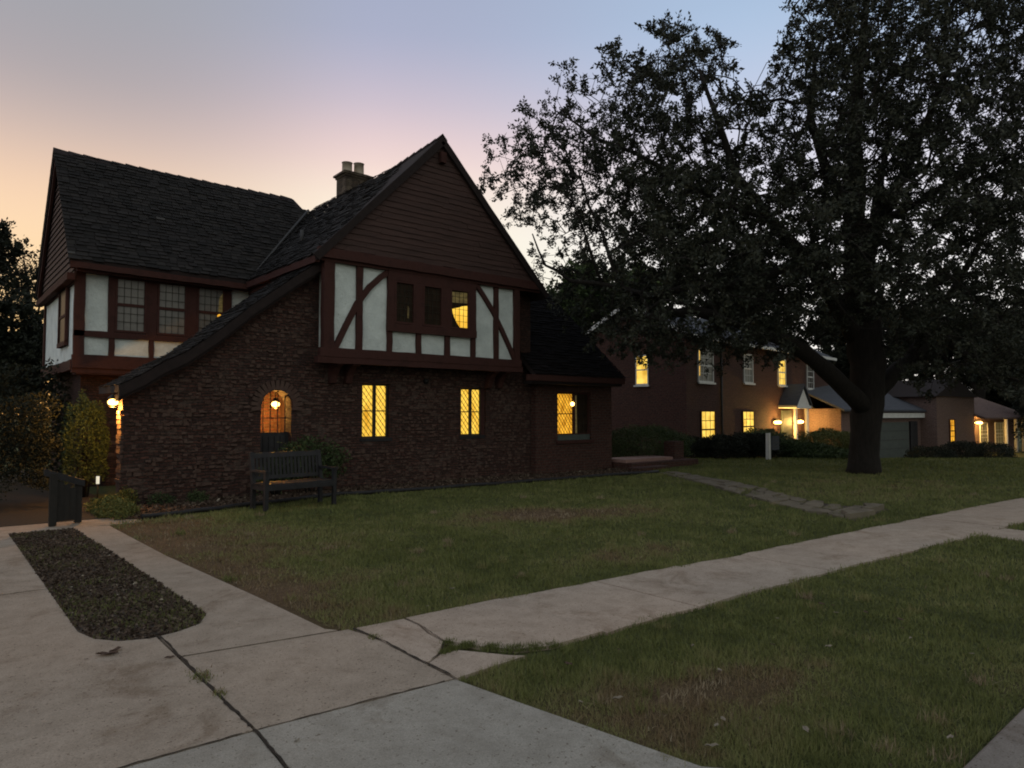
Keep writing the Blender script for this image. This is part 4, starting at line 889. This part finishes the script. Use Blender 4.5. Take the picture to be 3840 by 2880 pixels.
shingles(sh, T, (2.32, 22.32, we[1]-.01), (1, 0, 0), dv2, Vector((0, .75, .65)), L3, lambda v: (0, 5.9), c=.25, w=.5)
buildtint(sh, T, 'shingles', M['roof'], wr)
rc = MB(); x_ = 2.32
while x_ < 8.0:
    sag = -.03*math.sin((x_-2.3)/5.8*math.pi)
    for s_ in (-1, 1): rc.hexa([(x_, 19.63+s_*.14, zrw-.10+sag), (x_, 19.63, zrw+.045+random.uniform(-.012, .014)+sag), (x_+.36, 19.63, zrw+.02+sag), (x_+.36, 19.63+s_*.14, zrw-.12+sag)], (0, 0, -.03))
    x_ += .31
rc.build('ridge_caps', M['roofslab'], wr)
# valley board
vb_ = MB(); vb_.tube([(6.15, 17.0, 4.93), (7.5, 18.25, 6.40), (8.6, 19.25, 7.58)], [.03, .03, .03], 6); vb_.build('valley_flashing', M['darkgrey'], wr)
eb = MB(); eb.beam((2.36, 16.98, 4.73), (6.1, 16.98, 4.68), .13, .08, U, D); eb.beam((2.5, 17.12, 4.66), (6.1, 17.12, 4.64), .1, .1, U, D); eb.build('eaves_board', M['timber'], H)
MB().tube([(6.95, 15.9, 5.7), (6.95, 15.9, 6.02)], [.045, .045], 8).build('vent_pipe', M['darkgrey'], H)
# chimney behind the ridge
ch = MB(); ch.box(9.66, 10.5, 19.0, 19.6, 6.0, 8.86); ch.box(9.58, 10.58, 18.93, 19.68, 8.86, 8.93, .01); ch.box(9.63, 10.53, 18.97, 19.63, 8.80, 8.86); ch.box(9.7, 10.46, 19.05, 19.55, 8.93, 8.99)
ch = ch.build('chimney', mat_brick('chimney_stone', (.095, .07, .052), (.06, .046, .038), (.07, .058, .048), (.20, .16, .12), w=.2, h=.1, wob=.03), H)
for xx, zz in ((9.86, 9.30), (10.26, 9.36)):
    m_ = MB(); m_.lathe((xx, 19.3, 8.97), [(.165, 0), (.155, .05), (.15, zz-8.97), (.17, zz-8.97), (.12, zz-8.97), (.11, .1)], 14); m_.build('chimney_pot', M['pot'], ch)
# ---- right wing (sun room)
sw1 = (13.10, 14.42, .86, 2.18)
MB().prism(XZ(12.3, 15.28, -.1, 2.45), 13.4, 13.7, 'y', [XZ(*sw1)]).build('sunroom_wall', M['brick'], H)
MB().box(15.0, 15.28, 13.7, 18, -.1, 2.45).build('sunroom_side_wall', M['brick'], H)
window(H, 13.12, 13.78, 1.02, 2.16, 13.5, 'litcurt', None, dia=(.11, .15), fr=.03, frame='timber', bar=.012, rail=True, light_rail=True)
window(H, 13.80, 14.40, 1.02, 2.16, 13.5, 'glass', (3, 4), fr=.03, frame='timber', bar=.008, rail=False, lit=[([(13.83, 1.05), (13.95, 1.05), (13.93, 2.1), (13.83, 2.1)], 'litdim')])
MB().lathe((13.74, 13.47, 1.86), [(.001, .06), (.04, .045), (.06, 0), (.04, -.045), (.001, -.06)], 10).build('room_lamp', M['bulb'], H)
MB().box(13.12, 14.40, 13.44, 13.6, .87, 1.02, .004).build('window_shelf', M['teal'], H)
MB().box(13.04, 14.48, 13.34, 13.5, .79, .87, .004).build('sill', M['timber'], H)
ro = MB(); ro.hexa([(11.9, 12.98, 2.60), (15.36, 12.98, 2.60), (15.30, 16.1, 5.42), (11.9, 16.1, 5.42)], (0, 0, -.13)); ro.hexa([(11.9, 19.2, 2.60), (15.36, 19.2, 2.60), (15.30, 16.1, 5.42), (11.9, 16.1, 5.42)], (0, 0, -.13))
ro.box(11.9, 15.3, 13.02, 13.42, 2.36, 2.44)
ro = ro.build('sunroom_roof', M['roofslab'], H)
T = []; sh = MB(); dv = Vector((0, 3.12, 2.82)); L4 = dv.length; dv.normalize()
shingles(sh, T, (11.9, 12.96, 2.61), (1, 0, 0), dv, Vector((0, -dv.z, dv.y)), L4, lambda v: (0, 3.48))
buildtint(sh, T, 'shingles', mat_tint('sunroom_shingles', [(0, (.007, .006, .006)), (1, (.015, .012, .012))], .95, .05), ro)
fa = MB(); fa.beam((11.6, 12.97, 2.51), (15.36, 12.97, 2.51), .15, .04, U, D, 14, .005); fa.beam((15.34, 12.97, 2.50), (15.30, 16.1, 5.32), .16, .04, (0, -.66, .75), S, 10, .005)
fa.build('fascia', M['timber'], H)
MB().prism([(13.4, 2.44), (18.8, 2.44), (16.1, 5.25)], 14.98, 15.2, 'x').build('sunroom_gable', M['siding'], H)
MB().lathe((9.0, 13.58, 2.35), [(.001, .06), (.06, .05), (.07, 0), (.05, -.06), (.001, -.07)], 10).build('wall_vent', M['metal'], H)
# ------------------------------------------------------------------ terrace, bench, gate
t_ = empty('brick_terrace', (16.5, 13.2, 0), 'low red brick terrace with pink stone edge beside the right end of the timbered house', 'terrace')
MB().box(15.4, 18.6, 12.75, 14.0, -.05, .18).build('base', M['brick'], t_)
MB().box(15.5, 17.7, 13.05, 14.0, .185, .27, .004).build('cap_stone', M['pinkstone'], t_)
MB().box(15.2, 16.6, 12.35, 12.74, -.05, .09, .004).build('step', M['brick'], t_)
MB().box(18.05, 18.55, 13.25, 13.65, .185, .72, .006).build('pier', M['brick'], t_)
b = empty('garden_bench', (5, 11.5, 0), 'dark slatted wooden garden bench standing at the lawn edge before the stone wall', 'bench')
bo = Vector((4.35, 11.26, 0)); bd = Vector((5.62, 11.36, 0))-bo; ang = math.atan2(bd.y, bd.x)
def bt(mb):      # bench local -> world
    c_, s_ = math.cos(ang), math.sin(ang); mb.v = [(bo.x+x_*c_-y_*s_, bo.y+x_*s_+y_*c_, z_) for x_, y_, z_ in mb.v]; return mb
BL = 1.32
for xx in (0, BL-.065):
    bt(MB().box(xx, xx+.065, 0, .065, 0, .62, .002)).build('leg', M['dark'], b)
    m_ = MB(); m_.hexa([(xx, .47, 0), (xx+.065, .47, 0), (xx+.065, .54, 0), (xx, .54, 0)], (0, 0, .44)); m_.hexa([(xx, .47, .44), (xx+.065, .47, .44), (xx+.065, .54, .44), (xx, .54, .44)], (0, .1, .50))
    bt(m_).build('leg', M['dark'], b)
    bt(MB().box(xx-.005, xx+.07, -.03, .56, .62, .655, .002)).build('armrest', M['dark'], b)
m_ = MB()
for i in range(6): m_.box(.0, BL, .01+i*.082, .01+i*.082+.065, .41, .435, .001)
m_.box(.065, BL-.065, .0, .03, .33, .41); m_.box(.065, BL-.065, .48, .51, .33, .41); m_.box(.0, .04, .06, .5, .33, .40); m_.box(BL-.04, BL, .06, .5, .33, .40)
bt(m_).build('seat', M['dark'], b)
m_ = MB(); m_.hexa([(.065, .55, .84), (BL-.065, .55, .84), (BL-.065, .58, .84), (.065, .58, .84)], (0, .02, .09)); m_.hexa([(.065, .50, .48), (BL-.065, .50, .48), (BL-.065, .53, .48), (.065, .53, .48)], (0, .01, .06))
for i in range(17): x_ = .09+i*.07; m_.hexa([(x_, .515, .53), (x_+.045, .515, .53), (x_+.045, .53, .53), (x_, .53, .53)], (0, .045, .32))
bt(m_).build('backrest', M['dark'], b)
g_ = empty('garden_gate', (1.65, 11.85, 0), 'low grey wooden gate between short posts at the far end of the driveway', 'gate')
for px_ in ((1.47, 11.8), (1.80, 11.95)): MB().box(px_[0], px_[0]+.09, px_[1], px_[1]+.09, 0, .74 if px_[0] < 1.6 else .56, .004).build('post', M['metal'], g_)
MB().hexa([(1.40, 11.78, .72), (1.92, 11.93, .52), (1.92, 12.02, .52), (1.40, 11.87, .72)], (0, 0, .10)).build('top_rail', M['dark'], g_)
m_ = MB()
for i in range(3): m_.box(1.565+i*.08, 1.644+i*.08, 11.86+.02*i, 11.885+.02*i, .05, .62-.05*i)
m_.build('dark_gap_panel', M['metal'], g_)  # black panel put in for the darkness between the posts
l_ = MB().tube([(2.62, 15.0, 0), (2.62, 15.0, .28)], [.012, .012], 6); gl = l_.build('far_window_glow', M['metal']); tag(gl, 'small upright white glow standing in for a far lit window under the orange lit shrub', 'light')  # post and glow stand in for a distant lit window sliver
MB().tube([(2.62, 15.0, .28), (2.62, 15.0, .42)], [.028, .028], 8).build('lamp_glass', mat_emit('white_glow', (.9, .8, .6), (1, .9, .7), .9), gl)
# fallen leaves
def lf(x_, y_, z_, s_, mat, lb, k):
    m_ = MB(); a = random.uniform(0, 6.28)
    pr_ = [(-1, 0, .1), (-.5, .3, .35), (.1, .42, .2), (.6, .2, .45), (1, 0, .15), (.5, -.3, .3), (0, -.36, .12), (-.6, -.22, .4), (0, 0, .0)]
    vs = [(x_+s_*(p[0]*math.cos(a)-p[1]*math.sin(a)), y_+s_*(p[0]*math.sin(a)+p[1]*math.cos(a)), z_+s_*p[2]*.7) for p in pr_]
    m_.add(vs, [(8, i, (i+1) % 8) for i in range(8)])
    tag(m_.build('fallen_leaf', M[mat], recalc=False), lb, 'leaf', k)
spots = [(1.0, 5.28, 'fallenb', .075, 'larger dark curled leaf on the driveway in front of the soil strip'), (1.06, 5.33, 'fallenb', .06, 'dark leaf touching the larger curled one on the driveway'), (1.30, 4.95, 'fallenb', .035, 'small brown leaf beside the long driveway joint'), (1.45, 3.30, 'fallen', .02, 'pale leaf on the apron near the slab corner'), (.88, 5.27, 'fallenb', .014, 'tiny brown leaf left of the curled ones on the driveway')]
for (x_, y_, mt, s_, lb) in spots: lf(x_, y_, .008, s_, mt, lb, 'fallen leaves on the drive')
k = 0
while k < 26:
    x_, y_ = random.uniform(2.6, 6), random.uniform(1.2, 3.3)
    if not lawn_ok(np.array([x_]), np.array([y_]))[0]: continue
    lf(x_, y_, .035, random.uniform(.016, .04), random.choice(['fallen', 'fallenb']), 'small dry fallen leaf lying in the grass between sidewalk and street', 'fallen leaves in the near grass strip'); k += 1
k = 0
while k < 44:
    x_, y_ = random.uniform(2.3, 9), random.uniform(4.8, 10.5)
    if x_ > 4.5 and random.random() < .5: continue
    if not lawn_ok(np.array([x_]), np.array([y_]))[0]: continue
    lf(x_, y_, .03, random.uniform(.014, .03), random.choice(['fallen', 'fallenb']), 'small dry fallen leaf lying on the lawn before the timbered house', 'fallen leaves on the house lawn'); k += 1
# ------------------------------------------------------------------ neighbour's brick house (own frame)
NH = empty('brick_house', (23.98, 16.98, 0), 'two storey red brick house with grey roof and glowing windows behind the oak', 'house', rz=R(6.52), local=True)
zb = -1.0
MB().box(0, 16.84, 0, 5.4, zb, 4.95).build('wall', M['brick'], NH)
MB().prism([(0, 4.9), (5.4, 4.9), (2.7, 6.25)], .02, 16.8, 'x').build('gable_wall', M['brick'], NH)
r_ = MB(); r_.hexa([(-.3, -.35, 4.82), (17.1, -.35, 4.82), (17.1, 2.7, 6.42), (-.3, 2.7, 6.42)], (0, 0, -.08)); r_.hexa([(-.3, 5.75, 4.82), (17.1, 5.75, 4.82), (17.1, 2.7, 6.42), (-.3, 2.7, 6.42)], (0, 0, -.08))
r_ = r_.build('roof', M['greyroof'], NH)
m_ = MB(); m_.beam((-.3, -.38, 4.76), (17.1, -.38, 4.76), .14, .1, U, D); m_.beam((-.33, -.35, 4.78), (-.33, 2.7, 6.36), .16, .06, (0, -.4, .9), S, 6, .002); m_.beam((-.33, 5.75, 4.78), (-.33, 2.7, 6.36), .16, .06, (0, .4, .9), S, 6, .002); m_.build('gutter', M['white'], NH)
MB().tube([(3.05, -.06, zb), (3.05, -.06, 4.8)], [.05, .05], 8).build('downpipe', M['darkgrey'], NH)
def nwin(x0, x1, z0, z1, pane, lit=None): return window(NH, x0, x1, z0, z1, -.02, pane, (3, 4), fr=.06, frame='white', leadm='white', bar=.025, sill=.12, rail=True, lit=lit)
def nwd(x0, x1, z0, z1, pane, lit=None): return window(NH, x0, x1, z0, z1, -.02, pane, (3, 4), fr=.05, frame='timber', leadm='timber', bar=.03, sill=None, rail=True, lit=lit)
nwin(.93, 2.30, 2.92, 4.36, 'blind', [([(.99, 3.2), (1.14, 3.2), (1.14, 4.28), (.99, 4.28)], 'lit')])
nwin(5.35, 6.35, 3.02, 4.40, 'blind'); nwin(9.35, 10.35, 3.02, 4.40, 'litfar'); nwin(13.35, 14.35, 2.95, 4.3, 'glass')
nwd(1.14, 2.45, .1, 1.72, 'litfar'); nwd(5.15, 6.45, .25, 1.72, 'litfar'); nwd(13.29, 14.7, .1, 1.65, 'litfar')
# side window on the gable end
s_ = MB(); s_.box(-.03, .02, 1.78, 2.42, 2.82, 2.88); s_.box(-.03, .02, 1.78, 1.83, 2.88, 4.12); s_.box(-.03, .02, 2.37, 2.42, 2.88, 4.12); s_.box(-.03, .02, 1.83, 2.37, 4.06, 4.12); s_.box(-.028, .01, 1.83, 2.37, 3.45, 3.5); s_.box(-.1, .02, 1.72, 2.48, 2.75, 2.82)
s_ = s_.build('window', M['white'], NH); MB().box(-.012, .0, 1.83, 2.37, 2.88, 4.06).build('pane', M['litfar'], s_)
# portico
MB().box(9.75, 11.0, -.06, .0, zb, 1.75).build('door', M['teal'], NH)
for xx in (9.72, 11.25): MB().tube([(xx, -.75, zb), (xx, -.75, 1.85)], [.11, .09], 12).build('column', M['white'], NH)
po = MB().box(9.45, 11.55, -.9, 0, 1.85, 2.0).build('portico', M['white'], NH)
MB().prism([(9.6, 2.0), (11.4, 2.0), (10.5, 2.95)], -.85, -.02, 'y').build('pediment', M['white'], po)
m_ = MB(); m_.hexa([(9.4, -.95, 2.0), (10.5, -.95, 3.12), (10.5, 0, 3.12), (9.4, 0, 2.0)], (0, 0, -.09)); m_.hexa([(11.6, -.95, 2.0), (10.5, -.95, 3.12), (10.5, 0, 3.12), (11.6, 0, 2.0)], (0, 0, -.09)); m_.build('portico_roof', M['greyroof'], po)
def walllamp(parent, x_, y_, z, power, rz, org, col=(1, .56, .14), r=.11):
    m_ = MB(); m_.box(x_-.05, x_+.05, y_, y_+.12, z-.05, z+.2); m_.lathe((x_, y_-.05, z), [(.0, .2), (.09, .1), (.07, .1), (.06, -.1), (.0, -.11)], 8)
    l = m_.build('wall_lantern', M['metal'], parent); MB().lathe((x_, y_-.05, z), [(.001, .1), (r*.7, .075), (r, 0), (r*.7, -.075), (.001, -.1)], 12).build('lamp_glass', M['bulb'], l)
    v = Matrix.Rotation(rz, 3, 'Z') @ Vector((x_, y_-.22, z)) + Vector(org); plight('wall_lantern_light', v, power, col, .1)
NO = (23.98, 16.98, 0)
walllamp(NH, 8.80, -.15, 1.15, 380, R(6.52), NO, r=.2); walllamp(NH, 11.75, -.15, 1.15, 330, R(6.52), NO, r=.2)
# single storey extension
MB().box(16.85, 22, .6, 5, zb, 2.75).build('extension_wall', M['brick'], NH)
MB().hexa([(16.9, .3, 2.75), (22.3, .3, 2.75), (22.3, 3, 4.0), (16.9, 3, 4.0)], (0, 0, -.1)).build('extension_roof', M['greyroof'], NH)
MB().beam((16.9, .26, 2.72), (22.3, .26, 2.72), .16, .08, U, D, 4, .002).build('gutter', M['white'], NH)
# yard sign
sg_ = at(1660, 995, 24.2); zz = float(gz(sg_[0], sg_[1]))
y_ = empty('yard_sign', (sg_[0], sg_[1], zz), 'pale yard sign with a thick white post before the dark bushes', 'sign')
MB().box(sg_[0]-.06, sg_[0]+.06, sg_[1]-.06, sg_[1]+.06, zz, zz+.92, .006).build('post', M['white'], y_)
MB().box(sg_[0]+.22, sg_[0]+.72, sg_[1]-.02, sg_[1]+.02, zz+.32, zz+.80).build('board', M['greyroof'], y_)
m_ = MB()
for i, (a, b_) in enumerate(((.27, .60), (.30, .66), (.27, .52))): m_.box(sg_[0]+a, sg_[0]+b_, sg_[1]-.024, sg_[1]-.0201, zz+.68-i*.13, zz+.73-i*.13)
m_.build('panel_marks', M['darkgrey'], y_)
# ------------------------------------------------------------------ second neighbour
N2H = empty('tan_brick_house', (39.6, 16.1, 0), 'low tan brick house with garage and lamplit porch beyond the oak trunk', 'house', rz=R(-5), local=True)
zb = -1.6
MB().box(-3, 5.8, .0, 6, zb, 1.85).build('garage_wall', M['brick2'], N2H)
gd = MB().box(.2, 4.2, -.06, -.003, zb, 1.1); gd = gd.build('garage_door', M['door'], N2H)
m_ = MB()
for i in range(4): m_.box(.2, 4.2, -.075, -.061, -.9+i*.5, -.88+i*.5)
m_.build('panel_joints', M['darkgrey'], gd)
MB().box(4.35, 5.2, -.1, -.003, zb, 1.15).build('door_surround', M['dark'], N2H)
MB().box(-.3, 5.9, -.25, -.08, 1.35, 1.62).build('lintel', M['white'], N2H)
MB().hexa([(-3.3, -.35, 1.8), (6, -.35, 1.8), (6, 3, 3.3), (-3.3, 3, 3.3)], (0, 0, -.1)).build('garage_roof', M['greyroof'], N2H)
MB().box(5.81, 11.0, -.9, 6, zb, 2.6).build('wall', M['brick2'], N2H)
MB().prism([(5.5, 2.6), (11.3, 2.6), (8.4, 3.7)], -1.0, 6, 'y').build('gable_roof', M['roofslab'], N2H)
window(N2H, 7.35, 8.05, -.15, 1.25, -.93, 'litcurt', (2, 4), fr=.05, frame='timber', bar=.03, leadm='timber')
MB().box(11.02, 19, -.4, 6, zb, 1.45).build('porch_wall', M['brick2'], N2H)
m_ = MB(); m_.hexa([(10.9, -1.5, 1.34), (19.4, -1.5, 1.34), (19.4, 3, 3.2), (10.9, 3, 3.2)], (0, 0, -.12)); m_.build('porch_roof', M['brick2'], N2H)
for xx in (14.6, 16.2, 17.5, 18.8): MB().tube([(xx, -1.35, zb), (xx, -1.35, 1.26)], [.11, .10], 8).build('column', M['white'], N2H)
window(N2H, 13.0, 14.2, -.5, 1.0, -.42, 'litdim', (3, 3), fr=.05, frame='white', leadm='white', bar=.03)
window(N2H, 15.4, 16.8, -.5, 1.0, -.42, 'litdim', (3, 3), fr=.05, frame='white', leadm='white', bar=.03)
NO2 = (39.6, 16.1, 0)
walllamp(N2H, 11.25, -.6, 1.0, 200, R(-5), NO2, r=.17); walllamp(N2H, 12.3, -.6, 1.0, 300, R(-5), NO2, r=.2)
